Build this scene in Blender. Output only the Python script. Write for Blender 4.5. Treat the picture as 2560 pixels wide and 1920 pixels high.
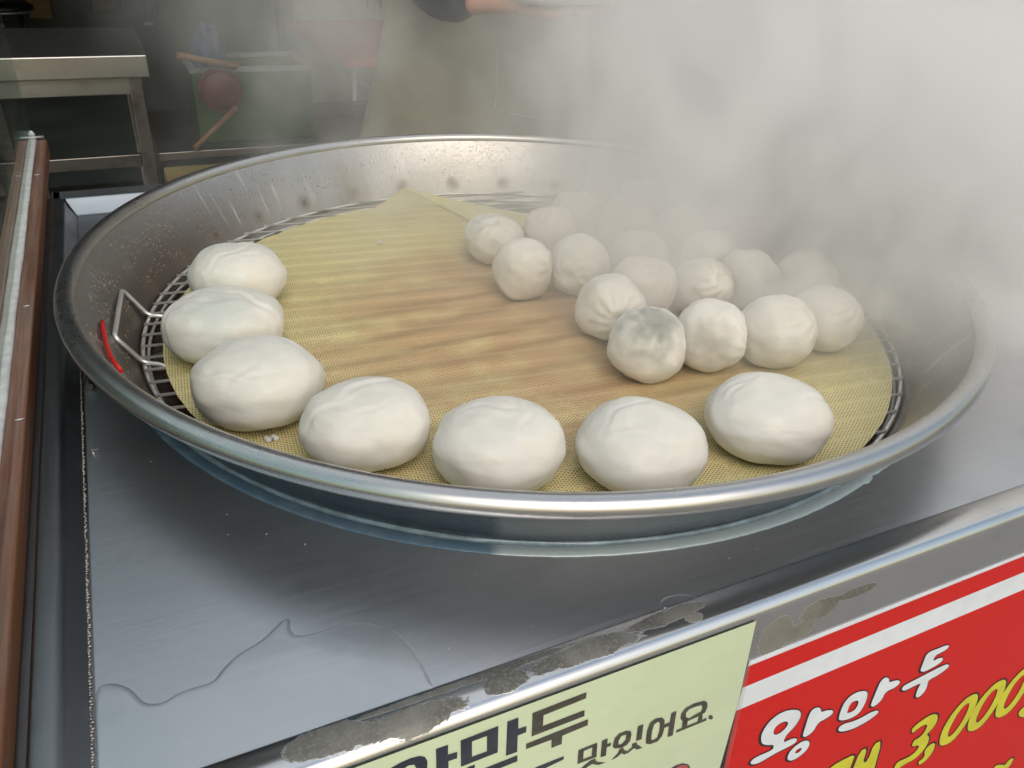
import bpy, bmesh, math, random
from mathutils import Vector, Matrix, noise
from mathutils.geometry import tessellate_polygon

for o in list(bpy.data.objects):
    bpy.data.objects.remove(o)
S = bpy.context.scene
COL = S.collection
PI = math.pi
R = math.radians
rnd = random.Random(7)

# ------------------------------------------------------------------ camera
CAM = Vector((0, 0, 1.29))
cam_d = bpy.data.cameras.new('camera')
cam = bpy.data.objects.new('camera', cam_d)
COL.objects.link(cam)
S.camera = cam
_r = Vector((0.9047, -0.4237, 0.0450)).normalized()
_f = Vector((0.3861, 0.7705, -0.5071)).normalized()
_u = _r.cross(_f).normalized()
_r = _f.cross(_u)
cam.matrix_world = Matrix(((_r.x, _u.x, -_f.x, CAM.x), (_r.y, _u.y, -_f.y, CAM.y), (_r.z, _u.z, -_f.z, CAM.z), (0, 0, 0, 1)))
cam_d.sensor_fit = 'HORIZONTAL'
cam_d.sensor_width = 36
cam_d.lens = 36 * 2029.2 / 2560
cam_d.clip_start = 0.02
cam_d.clip_end = 400

# ------------------------------------------------------------------ light
SUN_DIR = Vector((-0.08, -0.64, 0.76)).normalized()      # towards the sun
W = bpy.data.worlds.new('World')
S.world = W
W.use_nodes = True
wt = W.node_tree
wt.nodes.clear()
wo = wt.nodes.new('ShaderNodeOutputWorld')
wb = wt.nodes.new('ShaderNodeBackground')
sky = wt.nodes.new('ShaderNodeTexSky')
sky.sky_type = 'NISHITA'
sky.sun_disc = False
sky.sun_elevation = math.asin(SUN_DIR.z)
sky.sun_rotation = math.atan2(SUN_DIR.x, SUN_DIR.y)
sky.air_density = 2.2
sky.dust_density = 4.0
sky.ozone_density = 1.0
wb.inputs[1].default_value = 0.15
wt.links.new(sky.outputs[0], wb.inputs[0])
wt.links.new(wb.outputs[0], wo.inputs[0])
sd = bpy.data.lights.new('sun', 'SUN')
sd.energy = 0.75
sd.angle = R(45)
sd.color = (1.0, 0.99, 0.98)
sun = bpy.data.objects.new('sun', sd)
COL.objects.link(sun)
sun.rotation_euler = SUN_DIR.to_track_quat('Z', 'Y').to_euler()
S.view_settings.view_transform = 'Standard'
S.view_settings.look = 'None'
S.view_settings.gamma = 1
S.view_settings.exposure = -0.14
S.cycles.use_denoising = True
S.cycles.max_bounces = 8
S.cycles.diffuse_bounces = 3
S.cycles.glossy_bounces = 4
S.cycles.transmission_bounces = 4
S.cycles.volume_bounces = 6
S.cycles.transparent_max_bounces = 12
S.cycles.volume_step_rate = 1.0
S.cycles.volume_max_steps = 256
S.cycles.caustics_reflective = False
S.cycles.caustics_refractive = False

# ------------------------------------------------------------------ material helpers
class NT:
    def __init__(s, name):
        s.m = bpy.data.materials.new(name)
        s.m.use_nodes = True
        s.t = s.m.node_tree
        s.t.nodes.clear()
        s.out = s.t.nodes.new('ShaderNodeOutputMaterial')
    def n(s, typ, _props=None, **ins):
        nd = s.t.nodes.new(typ)
        for k, v in (_props or {}).items():
            setattr(nd, k, v)
        for k, v in ins.items():
            s.set(nd, k, v)
        return nd
    def set(s, nd, key, v):
        if isinstance(key, str) and key.startswith('i') and key[1:].isdigit():
            sock = nd.inputs[int(key[1:])]
        else:
            sock = nd.inputs[key]
        if isinstance(v, bpy.types.NodeSocket):
            s.t.links.new(v, sock)
        elif isinstance(v, bpy.types.Node):
            s.t.links.new(v.outputs[0], sock)
        else:
            sock.default_value = v
    def math(s, op, a, b=None, c=None):
        nd = s.n('ShaderNodeMath', {'operation': op})
        s.set(nd, 'i0', a)
        if b is not None: s.set(nd, 'i1', b)
        if c is not None: s.set(nd, 'i2', c)
        return nd.outputs[0]
    def pos(s, obj=False):
        return s.n('ShaderNodeTexCoord').outputs['Object'] if obj else s.n('ShaderNodeNewGeometry').outputs['Position']
    def mapping(s, v, scale=(1, 1, 1), rot=(0, 0, 0), loc=(0, 0, 0)):
        return s.n('ShaderNodeMapping', Vector=v, Scale=scale, Rotation=rot, Location=loc).outputs[0]
    def noise(s, v, scale, detail=3, rough=0.5, dist=0.0):
        return s.n('ShaderNodeTexNoise', Vector=v, Scale=scale, Detail=detail, Roughness=rough, Distortion=dist).outputs[0]
    def vor(s, v, scale, feature='F1', rand=1.0):
        nd = s.n('ShaderNodeTexVoronoi', {'feature': feature}, Vector=v, Scale=scale)
        nd.inputs['Randomness'].default_value = rand
        return nd.outputs['Distance']
    def ramp(s, f, *stops):
        nd = s.n('ShaderNodeValToRGB', Fac=f)
        e = nd.color_ramp.elements
        while len(e) < len(stops): e.new(0.5)
        for el, (p, c) in zip(e, stops):
            el.position = p
            el.color = (c, c, c, 1) if isinstance(c, (int, float)) else (*c, 1)
        return nd.outputs[0]
    def rng(s, f, a, b, c=0.0, d=1.0, smooth=True):
        nd = s.n('ShaderNodeMapRange', {'interpolation_type': 'SMOOTHSTEP' if smooth else 'LINEAR'}, i0=f, i1=a, i2=b, i3=c, i4=d)
        return nd.outputs[0]
    def mix(s, f, a, b, mode='MIX'):
        nd = s.n('ShaderNodeMix', {'data_type': 'RGBA', 'blend_type': mode})
        s.set(nd, 'i0', f)
        for k, v in ((6, a), (7, b)):
            if isinstance(v, tuple) and len(v) == 3: v = (*v, 1)
            s.set(nd, 'i%d' % k, v)
        return nd.outputs[2]
    def sep(s, v):
        nd = s.n('ShaderNodeSeparateXYZ', i0=v)
        return nd.outputs
    def comb(s, x, y, z=0.0):
        return s.n('ShaderNodeCombineXYZ', i0=x, i1=y, i2=z).outputs[0]
    def bump(s, h, strength=0.3, dist=0.01, nrm=None):
        nd = s.n('ShaderNodeBump', Height=h, Strength=strength, Distance=dist)
        if nrm is not None: s.set(nd, 'Normal', nrm)
        return nd.outputs[0]
    def bsdf(s, color=(0.5, 0.5, 0.5), rough=0.5, metal=0.0, normal=None, **kw):
        nd = s.n('ShaderNodeBsdfPrincipled')
        if isinstance(color, tuple) and len(color) == 3: color = (*color, 1)
        s.set(nd, 'Base Color', color)
        s.set(nd, 'Roughness', rough)
        s.set(nd, 'Metallic', metal)
        if normal is not None: s.set(nd, 'Normal', normal)
        for k, v in kw.items():
            s.set(nd, k.replace('_', ' '), v)
        return nd
    def done(s, shader):
        s.set(s.out, 'Surface', shader)
        return s.m

def simple(name, color, rough=0.5, metal=0.0, nscale=30, namt=0.12, bumps=0.1):
    t = NT(name)
    p = t.pos()
    f = t.noise(p, nscale, 4, 0.6)
    c = t.mix(t.rng(f, 0.35, 0.65), tuple(x * (1 - namt) for x in color), tuple(min(1, x * (1 + namt)) for x in color))
    return t.done(t.bsdf(c, t.rng(f, 0.3, 0.7, rough * 0.85, min(1, rough * 1.15)), metal, t.bump(f, bumps, 0.002)))

def steel(name, color=(0.55, 0.56, 0.58), rough=0.3, scr=(400, 6, 400), dirt=0.25, dirtcol=(0.2, 0.18, 0.15), extra=None, bumps=0.12, wave=0.0):
    t = NT(name)
    p = t.pos()
    fine = t.noise(t.mapping(p, scale=scr), 1.0, 3, 0.6)
    blot = t.noise(p, 9, 5, 0.6)
    col = t.mix(t.math('MULTIPLY', t.rng(blot, 0.5, 0.75), dirt), color, dirtcol)
    col = t.mix(t.math('MULTIPLY', fine, 0.25), col, tuple(x * 0.72 for x in color))
    rg = t.math('ADD', t.math('MULTIPLY', fine, 0.16), t.math('ADD', t.math('MULTIPLY', blot, 0.14), rough - 0.13))
    h = fine
    nrm = t.bump(h, bumps, 0.0006)
    if wave:
        nrm = t.bump(t.noise(p, 6, 2, 0.4), wave, 0.01, nrm)
    sh = t.bsdf(col, rg, 1.0, nrm)
    if extra:
        sh = extra(t, p, sh, fine)
    return t.done(sh)

# ------------------------------------------------------------------ object helpers
def link(name, me, mat=None, parent=None, smooth=False):
    if isinstance(me, bmesh.types.BMesh):
        bm = me
        me = bpy.data.meshes.new(name)
        bm.normal_update()
        bm.to_mesh(me)
        bm.free()
    if mat is not None and not me.materials:
        me.materials.append(mat)
    if smooth:
        for pl in me.polygons: pl.use_smooth = True
    o = bpy.data.objects.new(name, me)
    COL.objects.link(o)
    if parent is not None: o.parent = parent
    return o

def tag(o, label=None, cat=None, group=None, kind=None):
    if label: o['label'] = label
    if cat: o['category'] = cat
    if group: o['group'] = group
    if kind: o['kind'] = kind
    return o

def thing(name, label, cat, group=None):
    o = bpy.data.objects.new(name, None)
    COL.objects.link(o)
    o.empty_display_size = 0.05
    return tag(o, label, cat, group)

def box(bm, x0, x1, y0, y1, z0, z1, bev=0.0, seg=2, mat=None):
    r = bmesh.ops.create_cube(bm, size=1.0)
    vs = r['verts']
    for v in vs:
        v.co = Vector(((x0 + x1) / 2 + v.co.x * (x1 - x0), (y0 + y1) / 2 + v.co.y * (y1 - y0), (z0 + z1) / 2 + v.co.z * (z1 - z0)))
        if mat is not None: v.co = mat @ v.co
    if bev:
        es = list({e for v in vs for e in v.link_edges})
        bmesh.ops.bevel(bm, geom=es, offset=bev, segments=seg, affect='EDGES', profile=0.5)
    return bm

def B(*a, **k):
    return box(bmesh.new(), *a, **k)

def tube(bm, pts, rad, seg=8, closed=False, cap=True, rads=None):
    pts = [Vector(p) for p in pts]
    n = len(pts)
    rings = []
    up = None
    for i, p in enumerate(pts):
        if closed:
            d = (pts[(i + 1) % n] - pts[i - 1]).normalized()
        else:
            d = (pts[min(i + 1, n - 1)] - pts[max(i - 1, 0)]).normalized()
        if up is None:
            up = Vector((0, 0, 1)) if abs(d.z) < 0.9 else Vector((1, 0, 0))
        a = d.cross(up).normalized()
        b = a.cross(d).normalized()
        up = b
        rr = rads[i] if rads else rad
        rings.append([bm.verts.new(p + (a * math.cos(2 * PI * k / seg) + b * math.sin(2 * PI * k / seg)) * rr) for k in range(seg)])
    m = n if closed else n - 1
    for i in range(m):
        A, Bq = rings[i], rings[(i + 1) % n]
        for k in range(seg):
            f = bm.faces.new((A[k], A[(k + 1) % seg], Bq[(k + 1) % seg], Bq[k]))
            f.smooth = True
    if cap and not closed:
        bm.faces.new(rings[0][::-1])
        bm.faces.new(rings[-1])
    return bm

def fillet(pts, r, seg=5):
    pts = [Vector(p) for p in pts]
    out = [pts[0]]
    for a, b, c in zip(pts, pts[1:], pts[2:]):
        d0 = (a - b); d1 = (c - b)
        q = min(r, d0.length * .45, d1.length * .45)
        p0 = b + d0.normalized() * q; p1 = b + d1.normalized() * q
        for k in range(seg + 1):
            t = k / seg
            out.append(p0 * (1 - t) ** 2 + b * 2 * t * (1 - t) + p1 * t * t)
    out.append(pts[-1])
    return out

def lathe(bm, prof, cx, cy, seg=160, a0=0.0, a1=2 * PI, jitter=None):
    full = abs(a1 - a0 - 2 * PI) < 1e-6
    n = seg if full else seg + 1
    rings = []
    for i in range(n):
        a = a0 + (a1 - a0) * i / seg
        ring = []
        for j, (r, z) in enumerate(prof):
            if jitter: r, z = jitter(a, j, r, z)
            ring.append(bm.verts.new((cx + r * math.cos(a), cy + r * math.sin(a), z)))
        rings.append(ring)
    for i in range(seg):
        A, Bq = rings[i], rings[(i + 1) % n]
        for j in range(len(prof) - 1):
            f = bm.faces.new((A[j], Bq[j], Bq[j + 1], A[j + 1]))
            f.smooth = True
    return bm

def flat_poly(bm, outer, hole=None, plane='z', at=0.0):
    loops = [[Vector((x, y, 0)) for x, y in outer]]
    if hole: loops.append([Vector((x, y, 0)) for x, y in hole])
    allp = [p for l in loops for p in l]
    tris = tessellate_polygon(loops)
    if plane == 'z':
        vs = [bm.verts.new((p.x, p.y, at)) for p in allp]
    else:
        vs = [bm.verts.new((p.x, at, p.y)) for p in allp]
    want = Vector((0, 0, 1)) if plane == 'z' else Vector((0, -1, 0))
    for t in tris:
        a, b, c = (vs[i] for i in t)
        nn = (b.co - a.co).cross(c.co - a.co)
        if nn.length < 1e-12: continue
        try:
            bm.faces.new((a, b, c) if nn.dot(want) > 0 else (a, c, b))
        except ValueError:
            pass
    return bm

def area(p):
    return sum(a[0] * b[1] - b[0] * a[1] for a, b in zip(p, p[1:] + p[:1])) / 2

def smooth_poly(p, it=2):
    for _ in range(it):
        q = []
        for a, b in zip(p, p[1:] + p[:1]):
            q.append((a[0] * .75 + b[0] * .25, a[1] * .75 + b[1] * .25))
            q.append((a[0] * .25 + b[0] * .75, a[1] * .25 + b[1] * .75))
        p = q
    return p

def offset_poly(p, d):
    s = 1 if area(p) > 0 else -1
    n = len(p)
    out = []
    for i in range(n):
        a = Vector(p[i - 1]); b = Vector(p[i]); c = Vector(p[(i + 1) % n])
        e0 = (b - a); e1 = (c - b)
        if e0.length < 1e-9 or e1.length < 1e-9:
            out.append(p[i]); continue
        e0.normalize(); e1.normalize()
        n0 = Vector((e0.y, -e0.x)) * s; n1 = Vector((e1.y, -e1.x)) * s
        m = (n0 + n1)
        if m.length < 1e-6: m = n0.copy()
        m.normalize()
        k = d / max(0.6, m.dot(n0))
        out.append((b.x + m.x * k, b.y + m.y * k))
    return out

# ------------------------------------------------------------------ key dimensions (metres)
PX, PY = 0.4465, 0.8690       # pan centre
ZT = 0.8425                   # counter surface
ZR = 0.9300                   # pan rim height
MZ = 0.8480                   # top of the mat
YF = 0.3096                   # front face of the counter
PAPER_INK=[([(0.1139,0.8257),(0.1221,0.8254),(0.1221,0.8154),(0.1286,0.8146),(0.1286,0.808),(0.1225,0.8084),(0.1227,0.777),(0.1143,0.7822)],None,0),([(0.1308,0.8249),(0.1575,0.8253),(0.1581,0.7974),(0.1314,0.7973)],[(0.1388,0.8196),(0.1496,0.8194),(0.15,0.8032),(0.1392,0.8034)],0),([(0.164,0.8263),(0.1721,0.8262),(0.1726,0.8145),(0.1788,0.8139),(0.1789,0.8074),(0.1726,0.8072),(0.1731,0.7895),(0.1646,0.7899)],None,0),([(0.1358,0.794),(0.1415,0.7939),(0.1415,0.7855),(0.1735,0.7856),(0.1738,0.7787),(0.1357,0.779)],None,0),([(0.1827,0.8253),(0.2242,0.8259),(0.2244,0.8194),(0.1914,0.8185),(0.1917,0.807),(0.2246,0.807),(0.225,0.8002),(0.1835,0.8003)],None,1),([(0.1799,0.7945),(0.2287,0.795),(0.229,0.7882),(0.2085,0.7877),(0.2088,0.7783),(0.2006,0.7783),(0.1999,0.788),(0.1799,0.7886)],None,1),([(0.0778,0.8046),(0.0808,0.8214),(0.0844,0.8238),(0.0903,0.8254),(0.0969,0.8261),(0.1028,0.825),(0.1064,0.822),(0.1081,0.8165),(0.1078,0.8101),(0.1049,0.7976),(0.1011,0.7903),(0.0962,0.7933),(0.0995,0.8056),(0.1004,0.8145),(0.0991,0.8184),(0.0955,0.8196),(0.0913,0.8179),(0.0882,0.8133),(0.0866,0.7992)],None,0),([(0.1888,0.763),(0.212,0.7627),(0.2121,0.7589),(0.1935,0.7569),(0.1892,0.7563)],None,0),([(0.2241,0.7628),(0.24,0.7627),(0.2412,0.7452),(0.2248,0.746)],[(0.2289,0.7591),(0.2361,0.7593),(0.2366,0.7489),(0.2293,0.7493)],1),([(0.244,0.7627),(0.2489,0.7627),(0.2493,0.7558),(0.2527,0.7557),(0.2527,0.7518),(0.2494,0.7519),(0.2498,0.7419),(0.245,0.7425)],None,1),([(0.2358,0.744),(0.2405,0.744),(0.2408,0.7411),(0.2436,0.7379),(0.251,0.733),(0.2445,0.7336),(0.238,0.7384),(0.2316,0.7361),(0.2279,0.7345),(0.2276,0.738)],None,1),([(0.2549,0.7536),(0.2555,0.7596),(0.259,0.763),(0.2654,0.7627),(0.2694,0.76),(0.2706,0.7556),(0.2706,0.7482),(0.2679,0.7442),(0.2632,0.7436),(0.2572,0.7461),(0.2548,0.7494)],[(0.2594,0.7543),(0.2612,0.7586),(0.2656,0.7581),(0.2661,0.7517),(0.2633,0.7484),(0.26,0.7492)],1),([(0.2754,0.7626),(0.2803,0.7623),(0.2814,0.7438),(0.2763,0.7445)],None,1),([(0.2557,0.7328),(0.2606,0.7385),(0.2617,0.7429),(0.2653,0.743),(0.2657,0.7401),(0.2697,0.7358),(0.2735,0.7389),(0.273,0.7431),(0.2771,0.7426),(0.2779,0.7398),(0.284,0.7322),(0.279,0.7326),(0.2756,0.7362),(0.2711,0.7332),(0.2672,0.7332),(0.2641,0.7366),(0.2612,0.7338)],None,1),([(0.286,0.7386),(0.2851,0.7521),(0.2866,0.7609),(0.2912,0.7633),(0.2973,0.7614),(0.3005,0.7568),(0.3021,0.7452),(0.3014,0.7368),(0.2979,0.7321),(0.2911,0.7325),(0.2869,0.7354)],[(0.291,0.7386),(0.2903,0.7494),(0.291,0.7564),(0.2945,0.7578),(0.2966,0.7546),(0.2976,0.7443),(0.2966,0.7372),(0.293,0.7364)],1),([(0.3059,0.762),(0.3107,0.762),(0.3124,0.7319),(0.3074,0.7322),(0.3064,0.7462),(0.3014,0.7464),(0.3011,0.7512),(0.3062,0.7508)],None,1),([(0.3165,0.7501),(0.3162,0.7561),(0.3192,0.761),(0.3266,0.7626),(0.3368,0.761),(0.3407,0.7571),(0.3424,0.7509),(0.3414,0.7448),(0.3374,0.7431),(0.3261,0.7426),(0.3208,0.7429)],[(0.3219,0.7489),(0.3209,0.7543),(0.3233,0.7574),(0.3293,0.7575),(0.3356,0.7563),(0.3374,0.7518),(0.3364,0.7479),(0.3313,0.7473),(0.3256,0.7454)],1),([(0.3193,0.7443),(0.3245,0.744),(0.3254,0.7363),(0.3203,0.7364)],None,1),([(0.3354,0.7432),(0.3392,0.743),(0.34,0.7366),(0.3354,0.7364)],None,1),([(0.3151,0.7366),(0.3445,0.7363),(0.3448,0.7328),(0.3154,0.7333)],None,1),([(0.3513,0.7334),(0.3506,0.7352),(0.3495,0.7368),(0.3482,0.7379),(0.3471,0.7381),(0.3465,0.7374),(0.3465,0.7359),(0.3471,0.7341),(0.3483,0.7325),(0.3496,0.7314),(0.3507,0.7312),(0.3513,0.7319)],None,1),([(0.3196,0.6864),(0.3239,0.6874),(0.3305,0.686),(0.3368,0.6811),(0.3397,0.6758),(0.341,0.6702),(0.3387,0.6616),(0.3181,0.6739)],None,0),([(0.322,0.6837),(0.3252,0.6849),(0.3308,0.684),(0.3356,0.6804),(0.3379,0.6757),(0.3387,0.6715),(0.3371,0.6651),(0.3207,0.6748)],None,2)]
SIGN_INK=[([(0.4179,0.666),(0.4152,0.6765),(0.417,0.6855),(0.4213,0.6931),(0.4292,0.6977),(0.4394,0.6973),(0.4511,0.6921),(0.4569,0.6867),(0.4597,0.6797),(0.4588,0.6723),(0.4551,0.6651),(0.4492,0.6592),(0.4476,0.6531),(0.4485,0.6482),(0.4523,0.6482),(0.4581,0.6483),(0.4635,0.6461),(0.4661,0.6424),(0.4652,0.6387),(0.4602,0.6374),(0.4535,0.6369),(0.4441,0.6364),(0.4332,0.6343),(0.4242,0.6323),(0.4162,0.6346),(0.4124,0.6386),(0.4128,0.6424),(0.4174,0.6445),(0.4268,0.6444),(0.4343,0.6442),(0.4371,0.6461),(0.4358,0.6521),(0.4297,0.6547),(0.4218,0.6599)],[(0.4297,0.672),(0.4298,0.6787),(0.4339,0.682),(0.4399,0.6822),(0.445,0.679),(0.4462,0.6733),(0.4429,0.6683),(0.4379,0.6659),(0.433,0.6669)],0),([(0.4716,0.647),(0.4711,0.6601),(0.4705,0.6718),(0.4714,0.6798),(0.4755,0.6822),(0.4811,0.6799),(0.4843,0.676),(0.486,0.6706),(0.4916,0.67),(0.4995,0.6671),(0.5032,0.6635),(0.5036,0.6592),(0.497,0.6563),(0.4892,0.6557),(0.4864,0.652),(0.4854,0.6454),(0.4806,0.6415),(0.4759,0.6409),(0.4726,0.6435)],None,0),([(0.4611,0.617),(0.4606,0.6258),(0.4647,0.6319),(0.4716,0.6352),(0.4788,0.6346),(0.4844,0.63),(0.4867,0.6232),(0.4851,0.6168),(0.4795,0.612),(0.4722,0.6094),(0.4655,0.6118)],[(0.469,0.6222),(0.4705,0.6256),(0.476,0.6256),(0.4774,0.6223),(0.4749,0.6189),(0.4707,0.6198)],0),([(0.5151,0.6474),(0.5141,0.6596),(0.5146,0.6686),(0.5188,0.6756),(0.5282,0.6778),(0.5387,0.6743),(0.5442,0.6694),(0.5469,0.6605),(0.5469,0.6487),(0.5439,0.6396),(0.5353,0.6368),(0.524,0.6394),(0.5176,0.6431)],[(0.5245,0.6502),(0.5243,0.6625),(0.5276,0.6649),(0.5357,0.6626),(0.5372,0.6525),(0.5336,0.6479),(0.5266,0.6485)],0),([(0.5573,0.645),(0.557,0.6552),(0.5571,0.6683),(0.5575,0.6778),(0.5611,0.6815),(0.5663,0.6795),(0.5701,0.6751),(0.5715,0.67),(0.578,0.6691),(0.5844,0.6672),(0.5886,0.6635),(0.5896,0.6591),(0.584,0.6563),(0.5748,0.6564),(0.5719,0.6534),(0.5718,0.6456),(0.5674,0.641),(0.5629,0.6393),(0.5589,0.6419)],None,0),([(0.5213,0.6274),(0.5218,0.6319),(0.5284,0.6327),(0.54,0.6296),(0.5517,0.6295),(0.5618,0.6316),(0.5705,0.6301),(0.574,0.6275),(0.5744,0.6237),(0.5654,0.6186),(0.5532,0.6165),(0.5413,0.6166),(0.5296,0.6199),(0.5235,0.6237)],None,0),([(0.6147,0.6694),(0.614,0.6795),(0.6134,0.6894),(0.618,0.6922),(0.629,0.6911),(0.6376,0.6911),(0.6437,0.6895),(0.6462,0.6867),(0.6444,0.6832),(0.6374,0.682),(0.6312,0.6815),(0.629,0.6792),(0.6295,0.6726),(0.6355,0.6741),(0.6427,0.6725),(0.6457,0.6695),(0.6452,0.6658),(0.6405,0.663),(0.6313,0.6616),(0.624,0.6611),(0.6185,0.663),(0.6152,0.6664)],None,0),([(0.5968,0.649),(0.5981,0.6523),(0.607,0.6536),(0.6205,0.6544),(0.6359,0.6562),(0.6486,0.657),(0.6565,0.6565),(0.6613,0.6534),(0.6621,0.6491),(0.6559,0.6457),(0.6472,0.643),(0.6386,0.6424),(0.637,0.6398),(0.6394,0.6317),(0.639,0.6238),(0.6355,0.6191),(0.6307,0.6187),(0.6268,0.6228),(0.6252,0.6306),(0.6249,0.6376),(0.6265,0.6428),(0.6197,0.6435),(0.6114,0.643),(0.6042,0.6426),(0.5994,0.6452)],None,0),([(0.6467,0.5603),(0.6522,0.5662),(0.6619,0.5705),(0.6729,0.5716),(0.682,0.5669),(0.6872,0.5592),(0.6893,0.5491),(0.6867,0.5401),(0.6802,0.5332),(0.6866,0.5282),(0.691,0.5181),(0.6915,0.507),(0.6872,0.4972),(0.679,0.491),(0.667,0.4911),(0.6574,0.4884),(0.6494,0.4876),(0.6468,0.4974),(0.6486,0.5044),(0.6595,0.5035),(0.669,0.5035),(0.6755,0.5079),(0.6773,0.515),(0.6735,0.5197),(0.6623,0.5227),(0.6608,0.5347),(0.6701,0.5348),(0.6742,0.5417),(0.6746,0.5518),(0.6701,0.5567),(0.6617,0.5573),(0.6551,0.5539),(0.652,0.5511)],None,1),([(0.6937,0.4949),(0.693,0.5035),(0.6996,0.5079),(0.7057,0.5053),(0.709,0.5),(0.7108,0.488),(0.7073,0.4761),(0.696,0.4707),(0.6901,0.4804),(0.6967,0.4836),(0.6972,0.4895)],None,1),([(0.7143,0.5026),(0.7095,0.5186),(0.709,0.5387),(0.714,0.5568),(0.7245,0.5706),(0.7358,0.5726),(0.7443,0.569),(0.7497,0.5606),(0.754,0.5455),(0.7542,0.5243),(0.7502,0.5034),(0.7419,0.4887),(0.7296,0.4879),(0.7196,0.4935)],[(0.7237,0.5123),(0.7219,0.5293),(0.7236,0.5467),(0.7285,0.5571),(0.735,0.559),(0.7387,0.5545),(0.7416,0.5427),(0.7417,0.5242),(0.7376,0.5089),(0.7317,0.5025),(0.7274,0.5046)],1),([(0.7601,0.5029),(0.7547,0.5193),(0.7536,0.5398),(0.7584,0.5582),(0.7689,0.5722),(0.7805,0.5742),(0.7895,0.5706),(0.7953,0.5621),(0.8002,0.5467),(0.801,0.5251),(0.7974,0.5038),(0.7891,0.4888),(0.7764,0.488),(0.7658,0.4937)],[(0.7697,0.5128),(0.7673,0.5302),(0.7686,0.5479),(0.7734,0.5585),(0.7801,0.5604),(0.7841,0.5559),(0.7874,0.5438),(0.788,0.525),(0.7841,0.5094),(0.7782,0.5029),(0.7736,0.505)],1),([(0.8072,0.5029),(0.8012,0.5196),(0.7996,0.5404),(0.804,0.5592),(0.8146,0.5735),(0.8266,0.5755),(0.836,0.5718),(0.8423,0.5631),(0.8478,0.5475),(0.8492,0.5254),(0.8461,0.5038),(0.8378,0.4885),(0.8246,0.4876),(0.8134,0.4934)],[(0.8169,0.513),(0.814,0.5307),(0.8149,0.5487),(0.8196,0.5595),(0.8265,0.5615),(0.8308,0.5568),(0.8345,0.5446),(0.8357,0.5253),(0.832,0.5094),(0.8261,0.5028),(0.8213,0.505)],1),([(0.5353,0.5639),(0.5478,0.5659),(0.5646,0.5655),(0.5656,0.5529),(0.5658,0.5393),(0.5313,0.5597)],None,1),([(0.5707,0.5673),(0.5814,0.5666),(0.584,0.5396),(0.5917,0.5392),(0.5898,0.5678),(0.6015,0.5673),(0.6089,0.5197),(0.6119,0.505),(0.5717,0.529)],None,1),([(0.8646,0.4711),(0.8629,0.482),(0.8757,0.4867),(0.8938,0.4545),(0.8778,0.4599)],None,1),([(0.905,0.3497),(0.9072,0.3597),(0.9186,0.3596),(0.9207,0.3372),(0.9081,0.338),(0.8788,0.3569),(0.8793,0.3646),(0.893,0.3583)],None,1)]
# ------------------------------------------------------------------ materials
def counter_extra(t, p, sh, fine):
    # long random scratches and specks of dirt
    x, y, z = t.sep(p)
    s1 = t.noise(t.mapping(p, scale=(14, 900, 1), rot=(0, 0, R(14))), 1.0, 2, 0.5)
    s2 = t.noise(t.mapping(p, scale=(20, 1100, 1), rot=(0, 0, R(-38))), 1.0, 2, 0.5)
    sc = t.math('MAXIMUM', t.rng(s1, 0.70, 0.76), t.rng(s2, 0.73, 0.78))
    spots = t.rng(t.vor(p, 55), 0.0, 0.05, 1.0, 0.0)
    spots = t.math('MULTIPLY', spots, t.rng(t.noise(p, 11, 2), 0.55, 0.65))
    col = sh.inputs['Base Color'].links[0].from_socket
    col = t.mix(t.math('MULTIPLY', sc, 0.45), col, (0.8, 0.81, 0.83))
    col = t.mix(t.math('MULTIPLY', spots, 0.7), col, (0.12, 0.11, 0.1))
    t.set(sh, 'Base Color', col)
    return sh

M_counter = steel('counter_steel', (0.66, 0.68, 0.72), 0.36, (5, 260, 260), 0.25, (0.22, 0.22, 0.23), counter_extra, 0.14, 0.05)
M_flange = steel('flange_steel', (0.30, 0.31, 0.33), 0.34, (260, 8, 260), 0.5, (0.12, 0.11, 0.1), None, 0.15, 0.05)

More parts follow.
